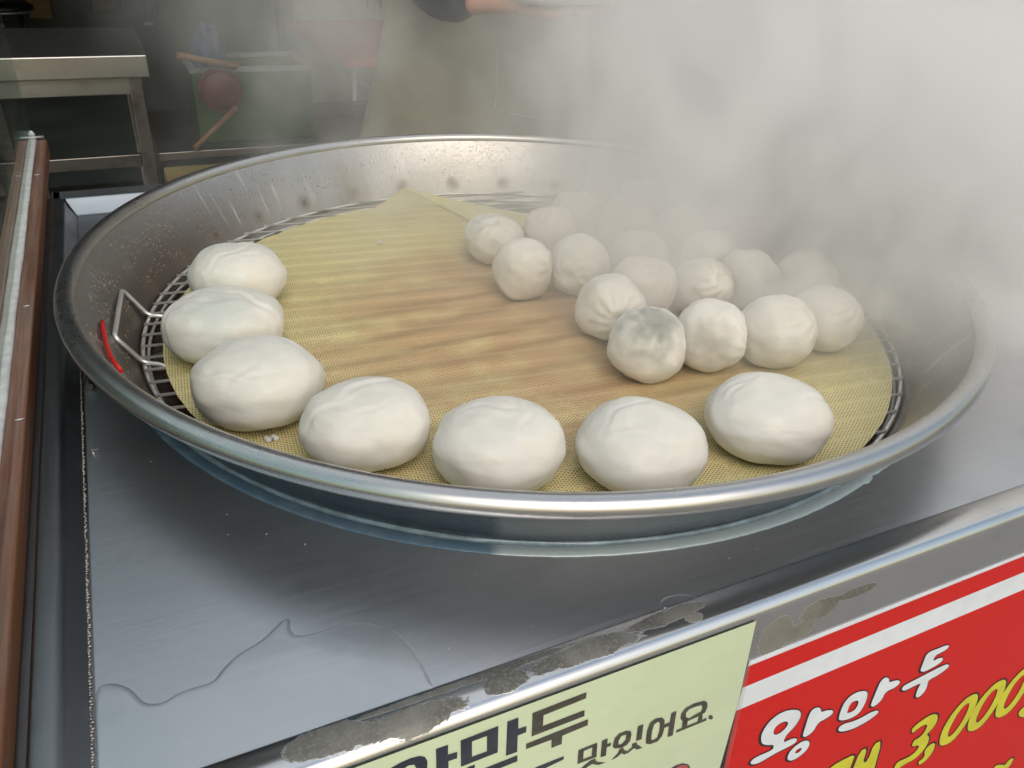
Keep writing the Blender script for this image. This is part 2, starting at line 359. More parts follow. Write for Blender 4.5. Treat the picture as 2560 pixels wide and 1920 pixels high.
def residue(t, p, sh, fine):
    # old tape glue along the front strip and face
    x, y, z = t.sep(p)
    n1 = t.noise(t.mapping(p, scale=(1, 1.4, 1.4)), 34, 8, 0.72, 0.6)
    n2 = t.noise(p, 15, 3, 0.6)
    blobs = None
    for (bx, by, bz, rx, ry) in ((0.105, 0.322, .8435, .045, .010), (0.168, 0.325, .8435, .017, .010), (0.235, 0.326, .8435, .045, .009),
                             (0.30, 0.331, .8435, .04, .006), (0.322, 0.323, .8435, .008, .005), (0.05, 0.327, .8435, .03, .012), (0.15, .335, .8435, .09, .003)):
        d = t.math('SQRT', t.math('ADD', t.math('POWER', t.math('DIVIDE', t.math('SUBTRACT', x, bx), rx), 2.0),
                   t.math('POWER', t.math('DIVIDE', t.math('SUBTRACT', y, by), ry), 2.0)))
        d = t.math('MULTIPLY', t.rng(d, 0.4, 1.25, 1.0, 0.0), t.math('GREATER_THAN', z, 0.838))
        blobs = d if blobs is None else t.math('MAXIMUM', blobs, d)
    for (bx, bz, rx, rz) in ((0.398, 0.805, .018, .022), (0.44, .818, .022, .012), (0.478, .822, .022, .006), (0.425, .800, .014, .012)):
        d = t.math('SQRT', t.math('ADD', t.math('POWER', t.math('DIVIDE', t.math('SUBTRACT', x, bx), rx), 2.0),
                   t.math('POWER', t.math('DIVIDE', t.math('SUBTRACT', z, bz), rz), 2.0)))
        d = t.math('MULTIPLY', t.rng(d, 0.5, 1.3, 1.0, 0.0), t.math('LESS_THAN', z, 0.836))
        blobs = t.math('MAXIMUM', blobs, d)
    m = t.math('MULTIPLY', t.rng(t.math('ADD', n1, t.math('MULTIPLY', blobs, 0.46)), 0.64, 0.70), t.rng(blobs, 0.02, 0.1))
    g = t.noise(p, 420, 4, 0.7)
    dcol = t.mix(t.rng(n2, 0.4, 0.6), (0.13, 0.127, 0.115), (0.23, 0.225, 0.205))
    dcol = t.mix(t.rng(g, 0.45, 0.7), dcol, (0.26, 0.25, 0.225))
    t.set(sh, 'Base Color', t.mix(m, sh.inputs['Base Color'].links[0].from_socket, dcol))
    t.set(sh, 'Metallic', t.math('SUBTRACT', 1.0, t.math('MULTIPLY', m, 0.9)))
    t.set(sh, 'Roughness', t.math('ADD', sh.inputs['Roughness'].links[0].from_socket, t.math('MULTIPLY', m, 0.35)))
    h = t.math('ADD', m, t.math('MULTIPLY', t.math('MULTIPLY', g, m), 0.5))
    t.set(sh, 'Normal', t.bump(h, 0.35, 0.0008, sh.inputs['Normal'].links[0].from_socket))
    return sh
M_front = steel('front_strip_steel', (0.78, 0.78, 0.78), 0.22, (6, 300, 300), 0.2, (0.25, 0.25, 0.25), residue, 0.12)

def pan_wall(t, p, sh, fine):
    x, y, z = t.sep(p)
    dx = t.math('SUBTRACT', x, PX); dy = t.math('SUBTRACT', y, PY)
    ang = t.math('ARCTAN2', dy, dx)
    rad = t.math('SQRT', t.math('ADD', t.math('MULTIPLY', dx, dx), t.math('MULTIPLY', dy, dy)))
    # heat spots evenly spaced round the wall
    a = t.math('MULTIPLY', t.math('SUBTRACT', ang, R(1.8)), 1 / R(11.15))
    fr = t.math('SUBTRACT', t.math('FRACT', t.math('ADD', a, 100.5)), 0.5)
    u = t.math('MULTIPLY', fr, R(11.15) * 0.475)
    v = t.math('MULTIPLY', t.math('SUBTRACT', z, 0.8565), 1.1)
    d = t.math('SQRT', t.math('ADD', t.math('MULTIPLY', u, u), t.math('MULTIPLY', v, v)))
    wob = t.noise(p, 60, 4, 0.6)
    d = t.math('ADD', d, t.math('MULTIPLY', t.math('SUBTRACT', wob, 0.5), 0.010))
    spot = t.rng(d, 0.005, 0.0165, 1.0, 0.0)
    core = t.rng(d, 0.001, 0.005, 1.0, 0.0)
    # scale streaks running down
    cyl = t.comb(t.math('MULTIPLY', ang, 0.49), t.math('MULTIPLY', z, 0.06), 0.0)
    st = t.noise(cyl, 70, 4, 0.6)
    streak = t.math('MULTIPLY', t.rng(st, 0.60, 0.72), t.rng(z, 0.845, 0.87))
    side = t.math('ADD', t.rng(x, 0.30, 0.0), t.math('MULTIPLY', t.rng(x, 0.74, 0.93), 0.8))
    brown = t.math('MULTIPLY', t.rng(z, 0.935, 0.855), t.math('MAXIMUM', t.math('MULTIPLY', t.rng(t.noise(cyl, 14, 3, 0.5), 0.40, 0.75), t.rng(x, 0.62, 0.25)), side))
    col = sh.inputs['Base Color'].links[0].from_socket
    col = t.mix(t.math('MULTIPLY', brown, 0.8), col, (0.13, 0.092, 0.068))
    col = t.mix(t.math('MULTIPLY', streak, 0.6), col, (0.80, 0.80, 0.80))
    col = t.mix(t.math('MULTIPLY', spot, 0.6), col, (0.16, 0.125, 0.085))
    col = t.mix(t.math('MULTIPLY', core, 0.6), col, (0.05, 0.035, 0.02))
    t.set(sh, 'Base Color', col)
    t.set(sh, 'Roughness', t.math('ADD', t.math('MULTIPLY', streak, 0.1), t.math('ADD', sh.inputs['Roughness'].links[0].from_socket, t.math('MULTIPLY', brown, 0.12))))
    t.set(sh, 'Metallic', t.math('SUBTRACT', 1.0, t.math('MAXIMUM', t.math('MULTIPLY', spot, 0.5), t.math('MULTIPLY', streak, 0.35))))
    # condensation beads
    b = t.rng(t.vor(t.comb(t.math('MULTIPLY', ang, 0.49), z, 0.0), 260), 0.0, 0.42, 1.0, 0.0)
    t.set(sh, 'Normal', t.bump(b, 0.25, 0.0012, sh.inputs['Normal'].links[0].from_socket))
    return sh
M_panwall = steel('pan_wall_steel', (0.52, 0.51, 0.50), 0.33, (30, 30, 300), 0.2, (0.3, 0.25, 0.2), pan_wall, 0.1, 0.04)
M_panout = steel('pan_outer_steel', (0.19, 0.20, 0.215), 0.28, (12, 12, 420), 0.15, (0.2, 0.2, 0.2), None, 0.1, 0.0)
M_rim = steel('pan_rim_steel', (0.62, 0.61, 0.60), 0.28, (60, 60, 500), 0.12, (0.35, 0.33, 0.3), None, 0.08, 0.06)
M_wire = simple('wire_steel', (0.88, 0.86, 0.84), 0.36, 0.75, 200, 0.05, 0.02)
M_tablesteel = steel('table_steel', (0.72, 0.71, 0.68), 0.34, (5, 260, 260), 0.35, (0.30, 0.22, 0.13), None, 0.1, 0.05)
M_legsteel = steel('leg_steel', (0.34, 0.31, 0.29), 0.4, (200, 200, 8), 0.8, (0.09, 0.06, 0.045), None, 0.1)

# water under the rack
t = NT('dark_water'); p = t.pos()
h = t.math('ADD', t.noise(p, 45, 3, 0.6, 0.8), t.math('MULTIPLY', t.rng(t.vor(p, 75), 0.1, 0.35, 1.0, 0.0), 0.6))
M_water = t.done(t.bsdf((0.035, 0.024, 0.018), 0.06, 0.0, t.bump(h, 0.6, 0.004), IOR=1.33))

# silicone mesh mat
t = NT('silicone_mesh'); p = t.pos()
q = t.mapping(p, rot=(0, 0, R(31)), scale=(1 / .0032, 1 / .0032, 0))
x, y, z = t.sep(q)
row = t.math('FLOOR', y)
xx = t.math('SUBTRACT', t.math('FRACT', t.math('ADD', x, t.math('MULTIPLY', row, 0.5))), 0.5)
yy = t.math('SUBTRACT', t.math('FRACT', y), 0.5)
dd = t.math('SQRT', t.math('ADD', t.math('MULTIPLY', xx, xx), t.math('MULTIPLY', yy, yy)))
hole = t.rng(dd, 0.22, 0.28, 1.0, 0.0)
clog = t.math('GREATER_THAN', t.noise(p, 70, 3, 0.7), 0.62)
film = t.math('MULTIPLY', hole, clog)
dmid = t.math('SQRT', t.math('ADD', t.math('POWER', t.math('DIVIDE', t.math('SUBTRACT', t.sep(p)[0], 0.43), 0.33), 2.0), t.math('POWER', t.math('DIVIDE', t.math('SUBTRACT', t.sep(p)[1], 0.80), 0.30), 2.0)))
band = t.math('ADD', t.math('MULTIPLY', t.noise(t.mapping(p, scale=(4, 18, 1), rot=(0, 0, R(6))), 1.0, 3, 0.5, 0.5), 0.15), t.math('MULTIPLY', t.noise(p, 9, 5, 0.6), 0.85))
stain = t.rng(t.math('ADD', dmid, t.math('MULTIPLY', t.math('SUBTRACT', band, 0.5), 1.2)), 0.35, 1.25, 1.0, 0.0)
blot = t.noise(p, 18, 4, 0.6)
c = t.mix(stain, (0.69, 0.61, 0.32), (0.53, 0.36, 0.20))
c = t.mix(t.math('MULTIPLY', t.rng(blot, 0.45, 0.7), 0.35), c, (0.76, 0.70, 0.36))
b = t.bsdf(c, 0.36, 0.0, t.bump(t.rng(dd, 0.25, 0.5), 0.35, 0.0006), IOR=1.41)
tr = t.n('ShaderNodeBsdfTransparent')
mx = t.n('ShaderNodeMixShader', i0=t.math('MULTIPLY', hole, t.math('SUBTRACT', 0.75, t.math('MULTIPLY', film, 0.45))), i1=b.outputs[0], i2=tr.outputs[0])
M_mat = t.done(mx)
t = NT('folded_silicone_mesh'); p = t.pos()
q = t.mapping(p, rot=(0, 0, R(-14)), scale=(1 / .0032, 1 / .0032, 0))
x, y, z = t.sep(q)
xx = t.math('SUBTRACT', t.math('FRACT', x), 0.5); yy = t.math('SUBTRACT', t.math('FRACT', y), 0.5)
dd = t.math('SQRT', t.math('ADD', t.math('MULTIPLY', xx, xx), t.math('MULTIPLY', yy, yy)))
c = t.mix(t.math('MULTIPLY', t.rng(dd, 0.22, 0.28, 1.0, 0.0), 0.6), (0.74, 0.68, 0.36), (0.42, 0.34, 0.15))
M_flap = t.done(t.bsdf(c, 0.4, 0.0, t.bump(t.rng(dd, 0.2, 0.5), 0.35, 0.0006)))

def dough(name, col=(0.75, 0.735, 0.685), patch=None, patchcol=(0.33, 0.35, 0.31), wr=0.5, amt=0.6):
    t = NT(name); p = t.pos(True)
    n1 = t.noise(p, 22, 3, 0.6)
    n2 = t.noise(p, 90, 5, 0.65)
    c = t.mix(t.rng(n1, 0.35, 0.7), tuple(v * 0.94 for v in col), tuple(min(1, v * 1.03) for v in col))
    warm = t.rng(t.noise(p, 14, 2), 0.5, 0.7)
    c = t.mix(t.math('MULTIPLY', warm, 0.3), c, (col[0], col[1] * 0.93, col[2] * 0.82))
    if patch:
        (px, py, pz, pr) = patch
        d = t.n('ShaderNodeVectorMath', {'operation': 'DISTANCE'}, i0=p, i1=(px, py, pz)).outputs['Value']
        k = t.rng(t.math('ADD', d, t.math('MULTIPLY', t.math('SUBTRACT', t.noise(p, 40, 5, 0.6), 0.5), pr * 1.1)), pr * 0.2, pr, 1.0, 0.0)
        c = t.mix(t.math('MULTIPLY', k, amt), c, patchcol)
    h = t.math('ADD', t.math('MULTIPLY', n1, 0.5), t.math('MULTIPLY', n2, 0.16))
    pores = t.rng(t.vor(p, 420), 0.0, 0.35)
    h = t.math('ADD', h, t.math('MULTIPLY', pores, 0.02))
    sh = t.bsdf(c, 0.42, 0.0, t.bump(h, wr, 0.003), Subsurface_Weight=0.45, Subsurface_Scale=0.02)
    sh.inputs['Subsurface Radius'].default_value = (1.0, 0.75, 0.5)
    sh.inputs['Specular IOR Level'].default_value = 0.4
    return t.done(sh)
M_dough = dough('steamed_dough')
M_dough_grey = dough('dough_with_grey_tint', patch=(-0.005, -0.03, 0.028, 0.050), patchcol=(0.50, 0.56, 0.54), amt=0.45)
M_dough_dark = dough('dough_with_dark_filling', patch=(-0.004, -0.016, 0.032, 0.046), patchcol=(0.25, 0.265, 0.235), amt=0.85)
M_dough_dark2 = dough('dough_with_brown_filling', patch=(-0.018, -0.026, 0.012, 0.032), patchcol=(0.40, 0.37, 0.32), amt=0.6)
M_dough_thin = dough('thin_dumpling_dough', (0.72, 0.70, 0.645), wr=0.65)
M_dough_pink = dough('pinkish_dumpling_dough', (0.72, 0.665, 0.60), wr=0.65)

# wood
t = NT('weathered_wood'); p = t.pos()
g = t.noise(t.mapping(p, scale=(90, 3.0, 60)), 1.0, 6, 0.65, 0.4)
w = t.noise(p, 8, 4, 0.6)
x, y, z = t.sep(p)
c = t.ramp(g, (0.30, (0.11, 0.045, 0.03)), (0.52, (0.24, 0.12, 0.085)), (0.75, (0.46, 0.31, 0.25)))
c = t.mix(t.math('MULTIPLY', t.rng(w, 0.4, 0.7), 0.55), c, (0.20, 0.15, 0.115))
edge = t.math('MULTIPLY', t.rng(x, -0.1195, -0.1178), t.rng(t.noise(t.mapping(p, scale=(60, 5, 60)), 1.0, 3), 0.36, 0.5))
c = t.mix(edge, c, (0.24, 0.095, 0.04))
M_wood = t.done(t.bsdf(c, 0.72, 0.0, t.bump(g, 0.5, 0.0015)))
M_lightwood = simple('pale_wood', (0.24, 0.12, 0.05), 0.55, 0.0, 60, 0.2)
M_silicone = simple('white_sealant', (0.80, 0.80, 0.78), 0.5, 0.0, 80, 0.1)

def glassy(name, tint=(0.86, 0.93, 0.90), rough=0.02, dirt=0.05):
    t = NT(name); p = t.pos()
    lw = t.n('ShaderNodeLayerWeight', Blend=0.5)
    fr = t.n('ShaderNodeMath', {'operation': 'MULTIPLY_ADD'}, i0=t.math('POWER', lw.outputs['Facing'], 4.0), i1=0.9, i2=0.045)
    tr = t.n('ShaderNodeBsdfTransparent', Color=(*tint, 1))
    gl = t.n('ShaderNodeBsdfGlossy', Roughness=rough, Color=(0.9, 0.95, 0.95, 1))
    m = t.n('ShaderNodeMixShader', i0=fr.outputs[0], i1=tr.outputs[0], i2=gl.outputs[0])
    df = t.n('ShaderNodeBsdfDiffuse', Color=(0.6, 0.62, 0.6, 1))
    sm = t.rng(t.noise(t.mapping(p, scale=(1, 1, 4)), 5, 5, 0.7), 0.45, 0.8, 0.0, dirt)
    m2 = t.n('ShaderNodeMixShader', i0=sm, i1=m.outputs[0], i2=df.outputs[0])
    return t.done(m2)
M_glass = glassy('window_glass', dirt=0.10)
M_filmclear = glassy('clear_laminate', (0.97, 0.97, 0.96), 0.15, 0.05)

def wet(name):
    t = NT(name)
    nz_ = t.sep(t.n('ShaderNodeNewGeometry').outputs['Normal'])[2]
    fac = t.math('ADD', 0.10, t.math('MULTIPLY', t.math('SUBTRACT', 1.0, t.math('ABSOLUTE', nz_)), 4.5))
    tr = t.n('ShaderNodeBsdfTransparent', Color=(0.99, 0.995, 0.99, 1))
    gl = t.n('ShaderNodeBsdfGlossy', Roughness=0.10, Color=(1, 1, 1, 1))
    return t.done(t.n('ShaderNodeMixShader', i0=fac, i1=tr.outputs[0], i2=gl.outputs[0]))
M_puddle = wet('thin_water_film')
t = NT('water_drop'); 
M_drop = t.done(t.bsdf((0.40, 0.36, 0.33), 0.22, 0.9, IOR=1.33))

t = NT('blue_plastic_film'); p = t.pos(); x, y, z = t.sep(p)
lf = t.rng(t.math('ADD', x, t.math('MULTIPLY', t.noise(p, 30, 3), 0.03)), 0.218, 0.235)
c = t.mix(lf, (0.10, 0.17, 0.25), (0.36, 0.44, 0.48))
c = t.mix(t.math('MULTIPLY', t.rng(t.noise(p, 40, 4, 0.6), 0.45, 0.7), 0.25), c, (0.36, 0.42, 0.45))
M_bluefilm = t.done(t.bsdf(c, 0.35, 0.35, t.bump(t.noise(p, 60, 3), 0.2, 0.001)))
M_bead = simple('bluish_sealant', (0.20, 0.27, 0.33), 0.18, 0.2, 60, 0.2, 0.3)

M_paper = simple('pale_green_paper', (0.82, 0.97, 0.68), 0.42, 0.0, 5, 0.05, 0.02)
M_ink = [simple('navy_ink', (0.012, 0.02, 0.045), 0.4, 0, 50, 0.2, 0), simple('ink_with_brown_reflection', (0.06, 0.05, 0.032), 0.4, 0, 120, 0.35, 0), simple('pink_red_ink', (0.62, 0.08, 0.09), 0.4, 0, 30, 0.05, 0)]  # second ink has a brown reflection painted into its colour
t = NT('red_print'); p = t.pos()
g = t.noise(p, 900, 2, 0.6)
c = t.mix(t.rng(g, 0.35, 0.7), (0.60, 0.014, 0.012), (0.70, 0.022, 0.018))
sh = t.bsdf(c, 0.45, 0.0, t.bump(g, 0.15, 0.0004))
sh.inputs['Specular IOR Level'].default_value = 0.25
M_red = t.done(sh)
M_white = simple('white_print', (0.80, 0.86, 0.94), 0.38, 0, 40, 0.03, 0.02)
M_crim = simple('dull_white_plastic', (0.28, 0.29, 0.27), 0.5, 0, 12, 0.1)
M_outline = simple('dark_outline_print', (0.022, 0.012, 0.02), 0.4, 0, 40, 0.1, 0)
M_yellow = simple('yellow_print', (0.68, 0.66, 0.04), 0.38, 0, 40, 0.05, 0)

M_redstring = simple('red_cord', (0.75, 0.02, 0.015), 0.35, 0, 100, 0.1)
M_floor_t = NT('wet_floor'); t = M_floor_t; p = t.pos()
n = t.noise(p, 2.2, 6, 0.6)
c = t.mix(t.rng(n, 0.35, 0.7), (0.16, 0.19, 0.17), (0.28, 0.31, 0.28))
M_floor = t.done(t.bsdf(c, t.rng(n, 0.3, 0.7, 0.35, 0.6), 0.0, t.bump(t.noise(p, 30, 5), 0.3, 0.004)))
t = NT('worn_pavement'); p = t.pos()
M_pave = t.done(t.bsdf(t.ramp(t.noise(p, 3, 6, 0.6), (0.3, (0.22, 0.22, 0.215)), (0.7, (0.30, 0.30, 0.29))), 0.85))
t = NT('glow_sheet_cloth')
M_glowsheet = t.done(t.n('ShaderNodeMixShader', i0=0.8, i1=t.n('ShaderNodeBsdfDiffuse', Color=(.8, .8, .78, 1)).outputs[0], i2=t.n('ShaderNodeBsdfTranslucent', Color=(.87, .92, .98, 1)).outputs[0]))  # for the added overhead sheet that passes skylight down as a glow
M_wall = simple('painted_wall', (0.36, 0.37, 0.34), 0.7, 0, 3, 0.1)
M_ceil = simple('dark_ceiling', (0.16, 0.16, 0.16), 0.8, 0, 3, 0.1)
M_black = simple('black_plastic', (0.015, 0.015, 0.016), 0.35, 0, 30, 0.2)
M_card = simple('brown_cardboard', (0.26, 0.17, 0.07), 0.8, 0, 12, 0.15)
M_yellowbox = simple('yellow_board', (0.36, 0.27, 0.11), 0.7, 0, 10, 0.12)
M_green = simple('green_plastic', (0.035, 0.085, 0.018), 0.45, 0, 12, 0.15)
M_whitepl = simple('white_plastic', (0.70, 0.72, 0.70), 0.35, 0, 12, 0.05)
M_dullred = simple('dull_red_plastic', (0.13, 0.025, 0.022), 0.5, 0, 12, 0.15)
M_redpl = simple('red_plastic', (0.75, 0.025, 0.018), 0.95, 0, 12, 0.1)
M_blue = simple('blue_plastic', (0.012, 0.03, 0.12), 0.4, 0, 12, 0.15)
M_pole = simple('pale_metal', (0.5, 0.52, 0.5), 0.35, 0.8, 20, 0.1)
t = NT('khaki_cloth'); p = t.pos()
wv = t.n('ShaderNodeTexWave', Vector=p, Scale=160.0, Distortion=2.0).outputs[1]
cn = t.noise(p, 7, 5, 0.6)
c = t.mix(t.rng(cn, 0.35, 0.7), (0.30, 0.28, 0.20), (0.42, 0.39, 0.29))
M_apron = t.done(t.bsdf(c, 0.85, 0.0, t.bump(t.math('ADD', cn, t.math('MULTIPLY', wv, 0.1)), 0.6, 0.01)))
M_stitch = simple('pale_stitching', (0.45, 0.43, 0.36), 0.8)
M_navy = simple('navy_cloth', (0.02, 0.024, 0.034), 0.85, 0, 14, 0.25, 0.5)
M_skin = simple('skin', (0.52, 0.27, 0.20), 0.5, 0, 25, 0.08)
M_hair = simple('black_hair', (0.012, 0.01, 0.01), 0.5, 0, 80, 0.2, 0.5)
M_flour = simple('dry_flour', (0.75, 0.74, 0.70), 0.8)
# ------------------------------------------------------------------ ground, shop shell
def struct(name, bm, m, label=None):
    o = link(name, bm, m)
    o['kind'] = 'structure'
    if label: o['label'] = label
    return o
bm = bmesh.new()
for x0, x1, y0, y1 in ((-40, 40, -40, 40),):
    vs = [bm.verts.new(v) for v in ((x0, y0, 0), (x1, y0, 0), (x1, y1, 0), (x0, y1, 0))]
    bm.faces.new(vs)
struct('ground', bm, M_floor, 'dark wet grey-green shop floor')
struct('road', B(-30, 30, -30, 0.05, -0.2, 0.02), M_pave, 'grey paved street on the street side')
struct('back_wall', B(-4.2, 7.2, 14.0, 14.2, 0, 3.2), M_wall)
struct('left_wall', B(-4.2, -4.0, 1.2, 14.0, 0, 3.2), M_wall)
struct('right_wall', B(7.0, 7.2, 1.2, 14.0, 0, 3.2), M_wall)
struct('ceiling', B(-4.2, 7.2, 2.27, 14.2, 2.6, 2.7), M_ceil)
bm = bmesh.new()
g = [[bm.verts.new((-3.0 + 6.5 * i / 24, 0.55 + 1.70 * j / 16, 2.62 - .12 * math.sin(PI * ((i % 6) / 6)) * math.sin(PI * j / 16))) for j in range(17)] for i in range(25)]
for i in range(24):
    for j in range(16):
        bm.faces.new((g[i][j], g[i + 1][j], g[i + 1][j + 1], g[i][j + 1])).smooth = True
struct('added_glow_sheet', bm, M_glowsheet, 'unseen white translucent sheet added overhead to brighten the counter reflection')  # out-of-view sheet, added so the steel mirrors something bright

# ------------------------------------------------------------------ counter
counter = thing('steel_counter', 'long brushed stainless steel counter with raised welded edge, the wide steaming pan sunk into it', 'counter')
def grid_hole():
    bm = bmesh.new()
    X0, X1, Y0, Y1, N = -0.078, 2.6, 0.3402, 1.392, 96
    circ = [bm.verts.new((PX + 0.4715 * math.cos(2 * PI * i / N), PY + 0.4715 * math.sin(2 * PI * i / N), ZT)) for i in range(N)]
    rect = [bm.verts.new((x, y, ZT)) for x, y in ((X0, Y0), (PX, Y0), (X1, Y0), (X1, PY), (X1, Y1), (PX, Y1), (X0, Y1), (X0, PY))]
    es = [bm.edges.new((circ[i], circ[(i + 1) % N])) for i in range(N)] + [bm.edges.new((rect[i], rect[(i + 1) % 8])) for i in range(8)]
    bmesh.ops.triangle_fill(bm, use_beauty=True, edges=es)
    bmesh.ops.recalc_face_normals(bm, faces=bm.faces)
    for f in bm.faces:
        if f.normal.z < 0: f.normal_flip()
    return bm
link('top_plate', grid_hole(), M_counter, counter)
# left raised edge: profile swept along y
def sweep(prof, axis, a, b, smooth=True):
    bm = bmesh.new()
    A = []; Bq = []
    for u, z in prof:
        if axis == 'y':
            A.append(bm.verts.new((u, a(u) if callable(a) else a, z))); Bq.append(bm.verts.new((u, b(u) if callable(b) else b, z)))
        else:
            A.append(bm.verts.new((a(u) if callable(a) else a, u, z))); Bq.append(bm.verts.new((b(u) if callable(b) else b, u, z)))
    for i in range(len(prof) - 1):
        f = bm.faces.new((A[i], A[i + 1], Bq[i + 1], Bq[i])); f.smooth = smooth
    bmesh.ops.recalc_face_normals(bm, faces=bm.faces)
    return bm
ZE = 0.8625
profL = [(-0.110, 0.60), (-0.110, ZE - .002), (-0.109, ZE - .0006), (-0.1075, ZE), (-0.0985, ZE), (-0.0960, ZE - .0004), (-0.0938, ZE - .0014), (-0.0918, ZE - .0030), (-0.0902, ZE - .0052), (-0.0890, ZE - .008), (-0.0800, ZT + .0022), (-0.0788, ZT + .0008), (-0.0765, ZT + .0003)]
def yend(u): return 1.388 + max(0, min(1, (-0.0765 - u) / 0.015)) * 0.030 + (0.04 if u < -0.0925 else 0)
link('left_edge', sweep(profL, 'y', 0.3402, yend), M_flange, counter)
profB = [(1.388, ZT + .0003), (1.3905, ZT + .0008), (1.393, ZT + .0022), (1.4155, ZE - .004), (1.4175, ZE - .002), (1.4195, ZE - .0006), (1.422, ZE), (1.456, ZE), (1.458, ZE - .001), (1.459, ZE - .004), (1.459, 0.60)]
def xst(u): return -0.0765 - max(0, min(1, (u - 1.388) / 0.030)) * 0.0135 - (0.0195 if u > 1.421 else 0)
link('back_edge', sweep(profB, 'x', xst, 2.6), M_counter, counter)
# front strip with rolled edge and face
rr = 0.0095
profF = [(0.3394, 0.835), (0.3394, ZT + .0006), (0.3388, ZT + .0012), (YF + rr, ZT + .0012)]
for k in range(1, 9):
    a = PI / 2 * k / 8
    profF.append((YF + rr - rr * math.sin(a), ZT + .0012 - rr + rr * math.cos(a)))
profF += [(YF, 0.70), (YF, 0.12)]
link('front_edge', sweep(profF, 'x', -0.60, 2.6), M_front, counter)
link('seam_gap', B(-0.60, 2.6, 0.3393, 0.3403, 0.80, ZT - .0015), M_black, counter)
link('cabinet', B(-0.105, 2.58, 0.325, 1.45, 0.0, 0.79), M_flange, counter)
# outer flange the wooden beam sits on
link('side_flange', B(-0.60, -0.1102, 0.3402, 1.456, 0.80, 0.853, bev=.002), M_flange, counter)
link('side_flange', B(-0.60, -0.135, 1.4565, 1.745, 0.0, 0.8525, bev=.002), M_flange, counter)
# weld beads
bm = bmesh.new()
y = 0.3425
while y < 1.05:
    rw = rnd.uniform(.0011, .0020)
    q = bmesh.ops.create_icosphere(bm, subdivisions=1, radius=rw)
    c = Vector((-0.0792 + rnd.uniform(-.0007, .0007), y, ZT + .0014))
    for v in q['verts']: v.co = Vector((v.co.x * 1.2, v.co.y * .8, v.co.z * .6)) + c
    y += rnd.uniform(.0016, .0030)
tag(link('weld_seam', bm, M_legsteel, counter, True), kind='stuff')
for f in (1,):
    pass
# screw tube seen below the rim at the left
bm = tube(bmesh.new(), [(-0.070, 0.853, ZT + .004), (-0.0715, 0.822, ZT + .004)], .0042, 10)
link('latch_pin', bm, M_black, counter)

# film of water lying on the counter
pud = [(-0.0775, 0.334), (-0.0775, 0.38), (-0.0775, 0.418), (-0.0745, 0.4255), (-0.069, 0.426), (-0.061, 0.421), (-0.055, 0.414), (-0.050, 0.402), (-0.045, 0.398), (-0.038, 0.396), (-0.030, 0.400), (-0.021, 0.401), (-0.007, 0.400), (0.0, 0.409), (0.012, 0.418), (0.028, 0.423), (0.038, 0.431), (0.047, 0.438), (0.051, 0.435), (0.048, 0.427), (0.050, 0.419), (0.059, 0.416), (0.072, 0.416), (0.088, 0.418), (0.105, 0.410), (0.118, 0.395), (0.124, 0.370), (0.124, 0.350), (0.124, 0.334), (0.06, 0.334), (0.0, 0.334), (-0.05, 0.334)]
def puddle(name, pts, h, label, group=None):
    p0 = smooth_poly(pts, 2)
    if area(p0) < 0: p0.reverse()
    bm = bmesh.new()
    steps = [(0.0, 0.0002), (-0.0006, h * .40), (-0.0014, h * .70), (-0.0024, h * .9), (-0.0038, h)]
    loops = []
    for off, z in steps:
        pp = offset_poly(p0, off) if off else p0
        loops.append([bm.verts.new((x, y, ZT + z)) for x, y in pp])
    n = len(p0)
    for A, Bq in zip(loops, loops[1:]):
        for i in range(n):
            f = bm.faces.new((A[i], A[(i + 1) % n], Bq[(i + 1) % n], Bq[i])); f.smooth = True
    top = [(v.co.x, v.co.y) for v in loops[-1]]
    tr = tessellate_polygon([[Vector((x, y, 0)) for x, y in top]])
    for t3 in tr:
        a, b, c = (loops[-1][i] for i in t3)
        if (b.co - a.co).cross(c.co - a.co).z < 0: b, c = c, b
        try:
            f = bm.faces.new((a, b, c)); f.smooth = True
        except ValueError: pass
    o = link(name, bm, M_puddle)
    return tag(o, label, 'water', group)
puddle('water_puddle', pud, 0.00115, 'broad thin puddle with a wavy edge at the front left of the counter', 'water on the counter')
puddle('water_puddle', [(0.305, 0.336), (0.305, 0.342), (0.308, 0.347), (0.314, 0.3495), (0.326, 0.3485), (0.334, 0.3445), (0.337, 0.342), (0.337, 0.336)], 0.0010, 'small ragged puddle against the front seam of the counter', 'water on the counter')

# specks of flour on the counter
bm = bmesh.new()
for i in range(150):
    x = rnd.uniform(-0.09, 0.9); y = rnd.uniform(0.345, 0.72)
    if (x - PX) ** 2 + (y - PY) ** 2 < 0.50 ** 2: continue
    q = bmesh.ops.create_icosphere(bm, subdivisions=1, radius=rnd.uniform(.0002, .0006))
    for v in q['verts']: v.co = Vector((v.co.x, v.co.y, v.co.z * .5)) + Vector((x, y, ZT + .0004))
tag(link('flour_specks', bm, M_flour), 'white specks of flour scattered over the steel counter', None, None, 'stuff')
bm = tube(bmesh.new(), [(-0.0665, 0.7065, ZT + .0012), (-0.0725, 0.7072, ZT + .0012), (-0.0705, 0.7000, ZT + .0012)], .0006, 6)
tag(link('bent_staple', bm, M_wire), 'tiny bent white staple lying on the dark left side of the counter', 'staple')

